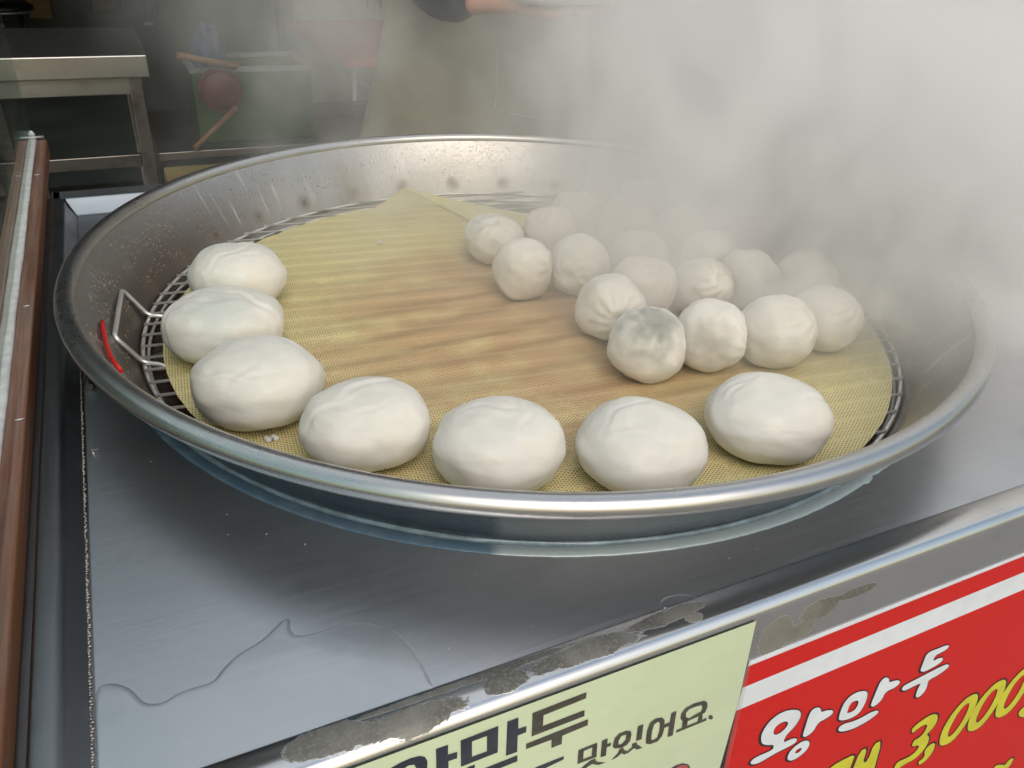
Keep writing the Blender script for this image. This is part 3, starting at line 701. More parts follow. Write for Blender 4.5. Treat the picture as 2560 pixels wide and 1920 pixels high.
# ------------------------------------------------------------------ pan
pan = thing('steaming_pan', 'very wide shallow round steel pan with rolled rim, full of steaming buns', 'pan')
TR, TC = 0.0105, 0.5235        # rim tube radius and centre radius
ZTc = ZR - 0.0055
inner = [(0.0, 0.802), (0.30, 0.802), (0.438, 0.803), (0.452, 0.807), (0.458, 0.814), (0.4690, ZT), (0.4790, 0.862), (0.4975, 0.897), (0.5135, ZTc - .002)]
link('inner_wall', lathe(bmesh.new(), inner, PX, PY, 256), M_panwall, pan)
outer = [(0.5165, ZTc - .004), (0.500, 0.8975), (0.4815, 0.862), (0.4708, ZT), (0.461, 0.812), (0.440, 0.798), (0.0, 0.797)]
link('outer_wall', lathe(bmesh.new(), outer, PX, PY, 256), M_panout, pan)
prof = [(TC + TR * math.cos(R(a)), ZTc + TR * math.sin(R(a)) * 0.92) for a in range(200, -151, -14)]
link('rim', lathe(bmesh.new(), prof, PX, PY, 256), M_rim, pan)
# condensation on the inner wall, thickest on the left
def wall_r(z):
    pr = inner[5:]
    for (r0, z0), (r1, z1) in zip(pr, pr[1:]):
        if z0 <= z <= z1: return r0 + (r1 - r0) * (z - z0) / (z1 - z0)
    return pr[-1][0]
bm = bmesh.new()
i = 0
while i < 900:
    a = R(rnd.gauss(155, 30)); z = rnd.uniform(0.858, 0.918)
    if noise.noise(Vector((a * 9, z * 60, 0))) < -0.05: continue
    i += 1
    q = bmesh.ops.create_icosphere(bm, subdivisions=1, radius=rnd.uniform(.0005, .0012))
    rr_ = wall_r(z) - .0002
    c = Vector((PX + rr_ * math.cos(a), PY + rr_ * math.sin(a), z))
    nn = Vector((-math.cos(a), -math.sin(a), 0.5)).normalized()
    for v in q['verts']:
        w = v.co.copy(); w.z *= rnd.uniform(1.0, 1.3)
        w = w - nn * w.dot(nn) * .5
        v.co = w + c
tag(link('condensation_drops', bm, M_drop, pan, True), kind='stuff')
# sealing bead and film round the foot of the pan
bm = bmesh.new()
def jit(a, j, r, z):
    n1 = noise.noise(Vector((a * 22, j * 5.1, 0))) * .0006 + noise.noise(Vector((a * 6, j * 3.1, 4))) * .0008
    return r + n1, z
lathe(bm, [(0.4735 + .0026 * math.cos(R(k)), ZT + .0022 + .0026 * math.sin(R(k))) for k in range(200, -30, -20)], PX, PY, 256, jitter=jit)
link('sealant_bead', bm, M_bead, pan)
bm = bmesh.new()
def jit2(a, j, r, z):
    if j >= 1:
        d = math.degrees(a) % 360
        rag = 0.0030 if 285 < d or d < 20 else 0.0004
        r += noise.noise(Vector((a * 120, 0, 3))) * rag + noise.noise(Vector((a * 30, 0, 9))) * rag * 1.2 + (.003 if (d > 300 or d < 30) else 0) * min(1, abs(d - 300) / 8)
    return r, z
lathe(bm, [(0.4750, ZT + .0009), (0.4868, ZT + .0009), (0.4870, ZT + .0001)], PX, PY, 900, jitter=jit2)
link('protective_film', bm, M_bluefilm, pan)

# ------------------------------------------------------------------ water, rack
bm = lathe(bmesh.new(), [(0.0, 0.8235), (0.25, 0.8235), (0.4605, 0.8235)], PX, PY, 128)
o = link('simmering_water', bm, M_water)
tag(o, 'dark simmering water under the wire rack in the pan', 'water', None)
rack = thing('wire_rack', 'round steel wire rack lying in the pan under the mat', 'rack')
ZK = 0.8413
RK = 0.4635
ring = lambda r, z, rad: tube(bmesh.new(), [(PX + r * math.cos(2 * PI * k / 128), PY + r * math.sin(2 * PI * k / 128), z) for k in range(128)], rad, 8, True)
link('ring', ring(RK, ZK, .0024), M_wire, rack)
link('ring', ring(RK - .004, ZK - .011, .0022), M_wire, rack)
aw = R(-6.0)
dw = Vector((math.cos(aw), math.sin(aw), 0)); pw = Vector((-dw.y, dw.x, 0))
unit = tube(bmesh.new(), [(-.5, 0, 0), (.5, 0, 0)], .0017, 8)
ume = bpy.data.meshes.new('wire'); unit.to_mesh(ume); unit.free(); ume.materials.append(M_wire)
c0 = pw.dot(Vector((PX, PY, 0)))
for k in range(-17, 18):
    off = 0.9210 + k * 0.02855 - c0
    if abs(off) > RK - .012: continue
    L = 2 * math.sqrt((RK + .0015) ** 2 - off ** 2)
    o = bpy.data.objects.new('wire', ume)
    COL.objects.link(o); o.parent = rack
    o.location = Vector((PX, PY, 0)) + pw * off + Vector((0, 0, ZK + .0036))
    o.rotation_euler = (0, 0, aw)
    o.scale = (L, 1, 1)
hp = [(0.016, 0.970, 0.8445), (-0.004, 0.981, 0.8445), (-0.0265, 0.985, 0.880), (-0.040, 0.860, 0.880), (-0.017, 0.860, 0.8445), (-0.001, 0.850, 0.8445), (0.006, 0.842, 0.843)]
link('handle', tube(bmesh.new(), fillet(hp, .008, 6), .0027, 8), M_wire, rack)

# ------------------------------------------------------------------ mesh mat
MC = Vector((0.4409, 0.8433)); MR = 0.438
def circ_pt(a): return (MC.x + MR * math.cos(a), MC.y + MR * math.sin(a))
poly = [(0.441, 1.345), (0.505, 1.268), (0.595, 1.168), (0.70, 1.10)]
def mat_poly_r(a):
    # boundary radius from the mat centre
    r = MR + 0.0012 * noise.noise(Vector((math.cos(a) * 5, math.sin(a) * 5, 0)))
    d = math.degrees(a) % 360
    if 38 < d < 101:
        pts = [circ_pt(R(38))] + poly[::-1] + [(0.359, 1.2675), circ_pt(R(102))]
        dv = Vector((math.cos(a), math.sin(a)))
        best = None
        for p0, p1 in zip(pts, pts[1:]):
            p0 = Vector(p0) - MC; p1 = Vector(p1) - MC
            e = p1 - p0
            den = dv.x * (-e.y) + e.x * dv.y
            if abs(den) < 1e-9: continue
            tt = (p0.x * (-e.y) + e.x * p0.y) / den
            uu = (dv.x * p0.y - dv.y * p0.x) / den
            if tt > 0 and -0.001 <= uu <= 1.001:
                best = tt if best is None else max(best, tt)
        if best: r = best
    return r
def mat_z(x, y):
    v = pw.dot(Vector((x, y, 0))); u = dw.dot(Vector((x, y, 0)))
    z = 0.0006 * math.cos(2 * PI * (v - 0.9210) / 0.02855) + 0.0005
    env = math.exp(-(((x - 0.40) / 0.26) ** 2 + ((y - 0.80) / 0.24) ** 2))
    ang = R(5)
    vv = -x * math.sin(ang) + y * math.cos(ang)
    wv = math.sin(2 * PI * vv / 0.052 + 1.6 * noise.noise(Vector((x * 5, y * 9, 0))) * 2.2)
    z += env * (0.0022 * wv + 0.0016)
    z += 0.0012 * noise.noise(Vector((x * 9, y * 16, 3)))
    d = (Vector((x, y)) - Vector((0.441, 1.345))).length
    z += 0.007 * math.exp(-(d / 0.05) ** 2)
    return MZ - 0.0008 + max(z, -0.0012)
bm = bmesh.new()
NA, NR = 420, 110
cen = bm.verts.new((MC.x, MC.y, mat_z(MC.x, MC.y)))
rings = []
for j in range(1, NR + 1):
    rg = []
    for i in range(NA):
        a = 2 * PI * i / NA
        r = mat_poly_r(a) * j / NR
        x = MC.x + r * math.cos(a); y = MC.y + r * math.sin(a)
        rg.append(bm.verts.new((x, y, mat_z(x, y))))
    rings.append(rg)
for i in range(NA):
    bm.faces.new((cen, rings[0][i], rings[0][(i + 1) % NA])).smooth = True
    for j in range(NR - 1):
        bm.faces.new((rings[j][i], rings[j + 1][i], rings[j + 1][(i + 1) % NA], rings[j][(i + 1) % NA])).smooth = True
matt = link('steamer_mat', bm, M_mat)
tag(matt, 'large round yellowish silicone mesh mat with brown stained middle, spread over the wire rack', 'mat')
# the folded-over corner at the back
top = [Vector((0.441, 1.345, 0)), Vector((0.505, 1.268, 0)), Vector((0.595, 1.168, 0)), Vector((0.70, 1.10, 0))]
low = [Vector((0.441, 1.344, 0)), Vector((0.470, 1.262, 0)), Vector((0.500, 1.140, 0)), Vector((0.60, 1.085, 0))]
def bez(c, t):
    t *= 3; i = min(2, int(t)); f = t - i
    return c[i].lerp(c[i + 1], f)
bm = bmesh.new()
g = []
for i in range(41):
    row = []
    for j in range(13):
        a = bez(top, i / 40); b = bez(low, i / 40)
        p = a.lerp(b, j / 12)
        p.z = mat_z(p.x, p.y) + .0012 + .006 * math.sin(PI * min(1, (j / 12) * 1.6)) * min(1, i / 8) * (1 - .4 * j / 12)
        row.append(bm.verts.new(p))
    g.append(row)
for i in range(40):
    for j in range(12):
        bm.faces.new((g[i][j], g[i + 1][j], g[i + 1][j + 1], g[i][j + 1])).smooth = True
link('folded_flap', bm, M_flap, matt)
# crumbs on the mat
for (x, y, s) in ((0.0793, 0.6548, .0055), (0.3269, 1.1131, .0045)):
    bm = bmesh.new()
    for k in range(5):
        q = bmesh.ops.create_icosphere(bm, subdivisions=2, radius=s * rnd.uniform(.35, .6))
        off = Vector((rnd.uniform(-1, 1) * s, rnd.uniform(-.6, .6) * s, s * .3))
        for v in q['verts']:
            v.co = v.co + off + Vector((x, y, MZ + .0015))
    tag(link('dough_crumb', bm, M_dough, None, True), 'white scrap of dough on the mat ' + ('in front of the left trio of buns' if x < .1 else 'alone on its bare back part'), 'crumb', 'scraps of dough on the mat')
# red cord on the inner lip
def lip(a, z, dr=0.0): 
    return (PX + (wall_r(z) + dr) * math.cos(a), PY + (wall_r(z) + dr) * math.sin(a), z)
pts = [lip(R(d), z, -.0035) for d, z in ((180.5, .8974), (183.5, .8985), (187.3, .901), (191.4, .906), (193.9, .9085), (197, .911))]
cord = link('red_twine', tube(bmesh.new(), fillet(pts, .01, 4), .0022, 8, rads=None), M_redstring)
tag(cord, 'short strand of red plastic twine stuck inside the left lip of the pan', 'twine')
# ------------------------------------------------------------------ buns
def bun_mesh(name, r, h, seed, kind, mat, squash=(1.0, 1.0), pole=None, npl=11, turn=1.2):
    bm = bmesh.new()
    bmesh.ops.create_icosphere(bm, subdivisions=6 if kind == 'big' else 5, radius=1.0)
    off = Vector((seed * 7.31, seed * 3.17, seed * 1.7))
    rg = random.Random(seed)
    folds = []
    for _ in range(3):
        d = Vector((rg.uniform(-.6, .6), rg.uniform(-.7, .5), 1)).normalized()
        t_ = Vector((rg.uniform(-1, 1), rg.uniform(-.3, .3), 0)).normalized()
        folds.append((d, t_, rg.uniform(.25, .6), rg.uniform(.018, .036)))
    if pole is not None: pole = Vector(pole).normalized()
    for v in bm.verts:
        n = v.co.normalized()
        k = 1.0 + (0.055 if kind == 'big' else 0.10) * noise.noise(n * 1.3 + off) + (0.024 if kind == 'big' else 0.035) * noise.noise(n * 2.8 + off)
        if kind == 'big':
            w = max(0.0, n.z) ** 1.2
            ridg = 1 - abs(noise.noise(n * 3.2 + off * 1.3)) * 2 + (1 - abs(noise.noise(n * 6.5 + off)) * 2) * .35
            k += 0.016 * w * (ridg - .5) + .004 * w * noise.noise(n * 12 + off)
            for d, t_, ln, dp in folds:
                q = n - d
                along = q.dot(t_); acr = (q - t_ * along).dot(d.cross(t_).normalized()) + .05 * math.sin(along * 9)
                k -= dp * math.exp(-(acr / .05) ** 2) * math.exp(-(along / ln) ** 2)
                k += dp * .6 * math.exp(-((acr - .09) / .06) ** 2) * math.exp(-(along / ln) ** 2)
        else:
            if pole is not None:
                c = n.dot(pole); th = math.acos(max(-1, min(1, c)))
                ax = pole.orthogonal().normalized(); ay = pole.cross(ax)
                ph = math.atan2(n.dot(ay), n.dot(ax))
                env = math.exp(-((th - .50) / .45) ** 2)
                k += 0.052 * env * (abs(math.sin((ph * npl + turn * th * 6) / 2)) - .6)
                k -= 0.13 * math.exp(-(th / .20) ** 2)
                k += 0.03 * math.exp(-((th - .3) / .14) ** 2)
            k += 0.012 * noise.noise(n * 7 + off)
        hr = math.hypot(n.x, n.y)
        full = (hr ** 0.80 / hr) if hr > 1e-4 else 1.0
        full = full if kind == 'big' else 1 + (full - 1) * .5
        full = min(full, 1.35)
        x, y, z = n.x * r * k * squash[0] * full, n.y * r * k * squash[1] * full, n.z * h * k
        x *= 1 + .05 * noise.noise(Vector((seed * 2.3, z * 12, 0))); y *= 1 + .05 * noise.noise(Vector((z * 10, seed * 1.3, 5)))
        if kind == 'big':
            # full shoulders, tucked underside
            z = h * (1 if n.z > 0 else -1) * abs(n.z) ** (1.0 if n.z > 0 else 0.85) * k
            if n.z < -.1:
                s = 1 - .10 * ((-n.z - .1) ** 1.5)
                x *= s; y *= s
        z = max(z, -h * 0.90 + .0012 * noise.noise(n * 5))
        v.co = Vector((x, y, z))
    for f in bm.faces: f.smooth = True
    me = bpy.data.meshes.new(name)
    bm.to_mesh(me); bm.free()
    me.materials.append(mat)
    return me
BIG = [
 (0.103, 0.974, 0.0585, 0.038, (1.0, 1.0), 'big smooth white bun farthest back in the left trio, beside the bare wires', M_dough, .2),
 (0.070, 0.848, 0.0625, 0.036, (1.03, .97), 'big white bun with greyish wrinkled side, middle of the left trio by the rack handle', M_dough_grey, .7),
 (0.082, 0.7115, 0.061, 0.037, (1.03, 1.0), 'big plump bun with a curved crease on top, nearest of the left trio', M_dough, 1.3),
 (0.158, 0.606, 0.058, 0.034, (1.0, 1.0), 'leftmost of the four big buns along the front rim, smooth with a wrinkled top', M_dough, .5),
 (0.257, 0.531, 0.058, 0.034, (1.02, .98), 'big bun with folded dents on top, second from the left along the front rim', M_dough, 2.2),
 (0.376, 0.485, 0.059, 0.0335, (1.0, 1.0), 'smoothest egg-shaped big bun, third along the front rim', M_dough, 3.9),
 (0.518, 0.482, 0.0615, 0.033, (1.04, .95), 'big oval bun with a dimple at its top, rightmost along the front rim', M_dough, 4.4),
]
for i, (x, y, r, h, sq, lab, m, rz) in enumerate(BIG):
    o = link('steamed_bun', bun_mesh('steamed_bun', r, h, i + 2, 'big', m, sq), None)
    o.location = (x, y, MZ + h * 0.90 + .0006)
    tag(o, lab, 'bun', 'large steamed buns laid round the edge of the mat')
SM = [
 (0.462, 1.003, 0.044, 0.034, (-.25, -.35, 1), 'flattish dumpling at the left tip of the cluster, against the folded flap', M_dough_thin),
 (0.447, 0.878, 0.039, 0.040, (.75, -.6, .35), 'tall round dumpling, left front of the middle row, with a knot on its right', M_dough_thin),
 (0.523, 0.864, 0.039, 0.040, (-.6, -.5, -.1), 'round dumpling just right of the tall left one in the middle row', M_dough_thin),
 (0.495, 0.736, 0.042, 0.039, (-.25, -1, .15), 'dumpling with clear pleats twisted to a knot facing the front', M_dough_thin),
 (0.481, 0.639, 0.043, 0.040, (-.1, -.35, 1), 'dumpling with a dark hollow of filling showing through its top', M_dough_dark),
 (0.560, 0.632, 0.041, 0.042, (.7, -.9, .1), 'dumpling with a brownish dent, right beside the dark-topped one', M_dough_dark2),
 (0.641, 0.614, 0.044, 0.041, (.5, -.6, .9), 'smooth round dumpling third from the left in the front row of the cluster', M_dough_thin),
 (0.725, 0.626, 0.044, 0.037, (.5, -.4, 1), 'rightmost dumpling of the front row, blurred by steam', M_dough_thin),
 (0.618, 0.864, 0.040, 0.037, (-.5, -.6, .8), 'pale dumpling fading into steam, third in the middle row', M_dough_thin),
 (0.566, 0.776, 0.040, 0.039, (.4, -.5, .9), 'pinkish smooth dumpling tucked behind the pleated one', M_dough_pink),
 (0.641, 0.752, 0.040, 0.037, (.1, -.8, .7), 'pale dumpling right of the pinkish one, behind the dented one', M_dough_thin),
 (0.679, 0.996, 0.040, 0.037, (0, .3, 1), 'faint pinkish dumpling at the back, right of the faint white back one', M_dough_pink),
 (0.619, 1.047, 0.040, 0.037, (0, .3, 1), 'faint white dumpling furthest back near the bare wires', M_dough_thin),
 (0.548, 0.994, 0.040, 0.037, (0, .3, 1), 'brownish dumpling in steam right behind the flattish left one', M_dough_pink),
 (0.734, 0.934, 0.040, 0.037, (0, .3, 1), 'barely visible dumpling in steam, right of the faint pinkish back one', M_dough_thin),
 (0.715, 0.834, 0.040, 0.037, (0, .3, 1), 'barely visible dumpling in steam, right of the fading third in the middle row', M_dough_thin),
 (0.718, 0.757, 0.040, 0.037, (0, .3, 1), 'hazy dumpling second from the right end of the second row', M_dough_thin),
 (0.793, 0.730, 0.040, 0.037, (0, .3, 1), 'hazy dumpling at the right end of the second row, behind the rightmost front one', M_dough_thin),
 (0.787, 0.875, 0.040, 0.037, (0, .3, 1), 'barely visible dumpling farthest right at the back of the cluster', M_dough_thin),
 (0.755, 1.075, 0.040, 0.037, (0, .3, 1), 'barely visible dumpling in steam, farthest back on the right of the cluster', M_dough_thin),
]
for i, (x, y, r, h, pole, lab, m) in enumerate(SM):
    o = link('dumpling', bun_mesh('dumpling', r, h, i + 31, 'small', m, (1.0, 1.0), pole, 9 + i % 4, 1.0 + .3 * (i % 3)), None)
    o.location = (x, y, MZ + h * 0.90 + .0004)
    tag(o, lab, 'dumpling', 'dumplings clustered on the mat')

# ------------------------------------------------------------------ wooden beam and glass screen
beam = thing('wooden_beam', 'long worn reddish brown wooden beam lying along the left of the counter', 'beam')
bm = B(-0.1640, -0.1172, 0.16, 1.735, 0.8535, 0.8800, bev=.0025, seg=2)
for v in bm.verts:
    v.co.x += .0006 * noise.noise(Vector((v.co.y * 8, v.co.z * 30, 0)))
link('timber', bm, M_wood, beam)
for (y, x) in ((1.52, -0.155), (1.50, -0.127), (0.97, -0.124), (1.66, -0.150), (0.78, -0.160), (0.72, -0.122)):
    link('staple', tube(bmesh.new(), [(x - .004, y, .8806), (x + .004, y + .001, .8806)], .0007, 6), M_wire, beam)
screen = thing('glass_screen', 'upright clear glass pane standing in the groove of the wooden beam, sealed with white silicone', 'glass')
link('pane', B(-0.1455, -0.1405, 0.12, 1.742, 0.8815, 1.75), M_glass, screen)
bm = bmesh.new()
N = 60
for side in (-1, 1):
    pass
pts = []; rads = []
for k in range(N + 1):
    y = 0.14 + (1.745 - .14) * k / N
    pts.append((-0.1375 + .0008 * noise.noise(Vector((y * 7, 0, 0))) - .003 * (y - 1.0) * .3, y, 0.8815))
    rads.append(.0026 * (1 + .35 * noise.noise(Vector((y * 11, 3, 0)))))
bq = tube(bm, pts, .0026, 8, rads=rads)
for v in bq.verts:
    c = pts[min(N, max(0, round((v.co.y - .14) / (1.745 - .14) * N)))][0]
    v.co.x = c + (v.co.x - c) * 1.7
link('silicone_bead', bq, M_silicone, screen)
bm = bmesh.new()
q = bmesh.ops.create_icosphere(bm, subdivisions=3, radius=1)
for v in q['verts']: v.co = Vector((v.co.x * .007, v.co.y * .004, v.co.z * .008)) * (1 + .25 * noise.noise(v.co * 2)) + Vector((-0.1425, 1.748, .886))
link('silicone_blob', bm, M_silicone, screen)
link('edge_clip', tube(bmesh.new(), [(-0.165, 1.738, .8835), (-0.121, 1.738, .8835)], .0032, 8), M_pole, screen)

# ------------------------------------------------------------------ signs on the front face
paper = thing('paper_sign', 'pale green laminated paper notice with dark lettering on the counter front', 'sign')
pc = [(0.3780, 0.6), (0.3707, 0.8342), (0.03, 0.8368), (0.02, 0.6)]
pc = [(0.02, 0.58), (0.3850, 0.58), (0.3707, 0.8342), (0.02, 0.8368)]
link('sheet', flat_poly(bmesh.new(), pc, None, 'y', 0.3084), M_paper, paper)
link('laminate', flat_poly(bmesh.new(), [(0.012, 0.57), (0.3905, 0.57), (0.3738, 0.8385), (0.012, 0.8400)], None, 'y', 0.3076), M_filmclear, paper)
for outer, hole, k in PAPER_INK:
    link('letter_stroke', flat_poly(bmesh.new(), outer, hole, 'y', 0.3080 - (.00015 if k == 2 else 0)), M_ink[k], paper)
sign = thing('red_price_sign', 'glossy red sign with a white stripe, white words and yellow price on the counter front', 'sign')
link('panel', B(0.376, 1.30, 0.3088, 0.3094, 0.30, 0.7868), M_white, sign)
def quad(name, pts, m, yy): return link(name, flat_poly(bmesh.new(), pts, None, 'y', yy), m, sign)
quad('red_field', [(0.376, 0.301), (1.299, 0.301), (1.299, 0.7855), (0.376, 0.7815)], M_red, 0.3084)
quad('stripe', [(0.376, 0.7285), (1.299, 0.7300), (1.299, 0.7600), (0.376, 0.7567)], M_white, 0.3082)
for k, (nm, m) in enumerate((('white_lettering', M_white), ('yellow_lettering', M_yellow))):
    for outer, hole, col in SIGN_INK:
        if col != k: continue
        bm = bmesh.new(); bo = bmesh.new()
        p0 = smooth_poly(outer, 2) if k == 0 else smooth_poly(outer, 1)
        h0 = smooth_poly(hole, 2) if hole else None
        flat_poly(bm, p0, h0, 'y', 0.3079)
        ow = 0.0019 if k == 0 else 0.0021
        sh = (-0.0006, -0.0003) if k == 0 else (0.0004, 0.0002)
        oo = [(x + sh[0], z + sh[1]) for x, z in offset_poly(p0, ow)]
        hh = [(x + sh[0], z + sh[1]) for x, z in offset_poly(h0, -ow * .6)] if h0 else None
        flat_poly(bo, oo, hh, 'y', 0.3081)
        link('letter_stroke', bm, m, sign)
        link('letter_outline', bo, M_outline, sign)
# small scraps of clear tape
tp = flat_poly(bmesh.new(), [(0.3745, 0.79), (0.3815, 0.79), (0.3810, 0.835), (0.3740, 0.838)], None, 'y', 0.3092)
tag(link('tape_strip', tp, M_filmclear), 'strip of clear tape on the steel just right of the green notice', 'tape')

# ------------------------------------------------------------------ back table
tb = thing('steel_work_table', 'stainless steel work table with square legs behind the glass at left', 'table')
link('top', B(-1.5, 0.1270, 2.842, 3.46, 0.786, 0.851, bev=.004), M_tablesteel, tb)
link('apron_rail', B(-1.47, 0.085, 2.872, 2.902, 0.733, 0.785, bev=.002), M_tablesteel, tb)
for (x, y) in ((0.0625, 2.866), (-0.335, 2.866), (0.0625, 3.40), (-0.335, 3.40), (-1.46, 2.866)):
    link('leg', B(x, x + .040, y, y + .040, 0.0, 0.785, bev=.004), M_legsteel, tb)
link('lower_rail', B(-1.45, 0.0620, 2.872, 2.900, 0.508, 0.548, bev=.003), M_legsteel, tb)
link('shelf', B(-1.46, 0.10, 2.91, 3.44, 0.28, 0.30, bev=.003), M_tablesteel, tb)
lt = thing('low_steel_bench', 'low dark steel bench carrying the green crate behind the pan', 'bench')
link('top', B(0.115, 1.5, 2.90, 3.55, 0.512, 0.540, bev=.003), M_legsteel, lt)
for (x, y) in ((0.13, 2.92), (1.44, 2.92), (0.13, 3.50), (1.44, 3.50)):
    link('leg', B(x, x + .035, y, y + .035, 0.0, 0.512, bev=.003), M_legsteel, lt)
yb = link('yellow_board_box', B(0.12, 0.55, 2.60, 2.86, 0.0, 0.505, bev=.006), M_yellowbox)
tag(yb, 'yellowish cardboard box below the rail, just above the pan rim', 'box')
crate = thing('plastic_crate', 'green plastic crate with pale rim on the low bench', 'crate')
link('front_panel', B(0.262, 0.655, 3.00, 3.012, 0.541, 0.765), M_green, crate)
link('back_panel', B(0.262, 0.655, 3.29, 3.302, 0.541, 0.765), M_green, crate)
link('side_panel', B(0.262, 0.274, 3.0125, 3.2895, 0.541, 0.765), M_green, crate)
link('side_panel', B(0.643, 0.655, 3.0125, 3.2895, 0.541, 0.765), M_green, crate)
link('bottom', B(0.275, 0.642, 3.0125, 3.2895, 0.541, 0.552), M_green, crate)
bm = bmesh.new()
for a in ((0.255, 0.662, 2.992, 3.016, .766, .782), (0.255, 0.662, 3.286, 3.31, .766, .782), (0.255, 0.279, 3.0165, 3.2855, .766, .782), (0.638, 0.662, 3.0165, 3.2855, .766, .782)):
    box(bm, *a, bev=.002)
link('rim', bm, M_crim, crate)
# red strainer with wooden handle leaning on the crate
st = thing('red_strainer', 'round red strainer with a thin wooden handle leaning on the green crate', 'strainer')
bm = bmesh.new()
q = bmesh.ops.create_uvsphere(bm, u_segments=32, v_segments=16, radius=0.064)
bmesh.ops.delete(bm, geom=[v for v in bm.verts if v.co.y > 0.005], context='VERTS')
for v in bm.verts: v.co = Vector((v.co.x, v.co.y * .45, v.co.z)) + Vector((0.342, 2.965, 0.716))
for f in bm.faces: f.smooth = True
link('bowl', bm, M_dullred, st)
link('hoop', tube(bmesh.new(), [(0.342 + .066 * math.cos(2 * PI * k / 32), 2.967, .716 + .066 * math.sin(2 * PI * k / 32)) for k in range(32)], .006, 8, True), M_dullred, st)
link('handle', tube(bmesh.new(), [(0.385, 2.945, 0.664), (0.225, 2.86, 0.558)], .009, 10), M_lightwood, st)
stick = link('wooden_rod', tube(bmesh.new(), [(0.222, 2.92, 0.835), (0.400, 2.985, 0.788), (0.43, 3.05, .789)], .011, 10), M_lightwood)
tag(stick, 'brown wooden rod lying over the corner of the green crate', 'rod')
bm = bmesh.new()
bmesh.ops.create_icosphere(bm, subdivisions=4, radius=1)
for v in bm.verts:
    n = v.co.normalized()
    v.co = Vector((n.x * .055, n.y * .06, n.z * .10)) * (1 + .35 * noise.noise(n * 2.2)) + Vector((0.335, 3.12, 0.80))
tag(link('blue_bag', bm, M_blue, None, True), 'crumpled blue plastic bag sticking out of the green crate', 'bag')

# red table further back
rt = thing('red_table', 'low table with faded red top far behind, left of the apron', 'table')
link('top', B(0.94, 1.95, 3.60, 4.85, 0.665, 0.700, bev=.006), M_redpl, rt)
for (x, y) in ((0.98, 3.64), (1.86, 3.64), (0.98, 4.76), (1.86, 4.76)):
    link('leg', tube(bmesh.new(), [(x, y, .665), (x + (.06 if x > 1.5 else -.02), y, 0)], .016, 8), M_pole, rt)
link('brace', tube(bmesh.new(), [(1.0, 3.66, .60), (1.86, 3.66, .05)], .012, 8), M_pole, rt)
link('brace', tube(bmesh.new(), [(1.86, 3.70, .60), (1.0, 3.70, .05)], .012, 8), M_pole, rt)
cb = thing('steel_cabinet', 'grey steel cabinet standing behind the red table', 'cabinet')
link('body', B(1.10, 2.1, 5.4, 6.0, 0.08, 1.5, bev=.006), M_legsteel, cb)
link('door', B(1.11, 1.595, 5.385, 5.398, 0.12, 1.48, bev=.002), M_legsteel, cb)
link('door', B(1.605, 2.09, 5.385, 5.398, 0.12, 1.48, bev=.002), M_legsteel, cb)
for x in (1.56, 1.64): link('handle', tube(bmesh.new(), [(x, 5.375, .7), (x, 5.375, .95)], .008, 8), M_pole, cb)
for x in (1.14, 2.02): 
    for y in (5.42, 5.93): link('foot', B(x, x + .04, y, y + .04, 0, .08), M_black, cb)
pl = link('upright_pole', tube(bmesh.new(), [(0.93, 5.2, 0), (0.93, 5.2, 3.2)], .028, 16), M_pole)
tag(pl, 'pale metal post rising from the floor left of the red table', 'post')
fp = thing('table_foot', 'thin metal column on a small round white foot far back on the floor', 'stand')
link('column', tube(bmesh.new(), [(0.545, 10.3, .02), (0.545, 10.3, 0.95)], .022, 12), M_pole, fp)
link('foot', lathe(bmesh.new(), [(0, .03), (.035, .028), (.055, .01), (.057, 0)], 0.545, 10.3, 32), M_whitepl, fp)
link('top', lathe(bmesh.new(), [(0, .98), (.40, .98), (.41, .965), (.40, .95), (0, .95)], 0.545, 10.3, 48), M_black, fp)
stl = thing('black_stool', 'black round stool with bright chrome rim at the top left', 'stool')
link('seat', lathe(bmesh.new(), [(0, .47), (.19, .468), (.215, .45), (.215, .42), (.19, .41), (0, .41)], -0.62, 7.9, 48), M_black, stl)
link('rim', tube(bmesh.new(), [(-.62 + .216 * math.cos(2 * PI * k / 48), 7.9 + .216 * math.sin(2 * PI * k / 48), .415) for k in range(48)], .009, 8, True), M_pole, stl)
for k in range(4):
    a = PI / 4 + k * PI / 2
    link('leg', tube(bmesh.new(), [(-.62 + .15 * math.cos(a), 7.9 + .15 * math.sin(a), .41), (-.62 + .2 * math.cos(a), 7.9 + .2 * math.sin(a), 0)], .012, 8), M_black, stl)
for nm, a, m, lab in (('cardboard_box', (-0.62, -0.39, 10.9, 11.3, 0, .42), M_card, 'brown cardboard box on the far floor next to the black stool'),
                      ('cardboard_box', (0.02, 0.30, 11.6, 12.0, 0, .40), M_card, 'brown cardboard box on the far floor left of the black bin'),
                      ('black_bin', (0.36, 0.70, 11.2, 11.7, 0, .6), M_black, 'black plastic bin in the dark at the far back')):
    bm = B(*a, bev=.012)
    o = link(nm, bm, m)
    tag(o, lab, 'box' if m is M_card else 'bin', 'cardboard boxes on the far floor' if m is M_card else None)

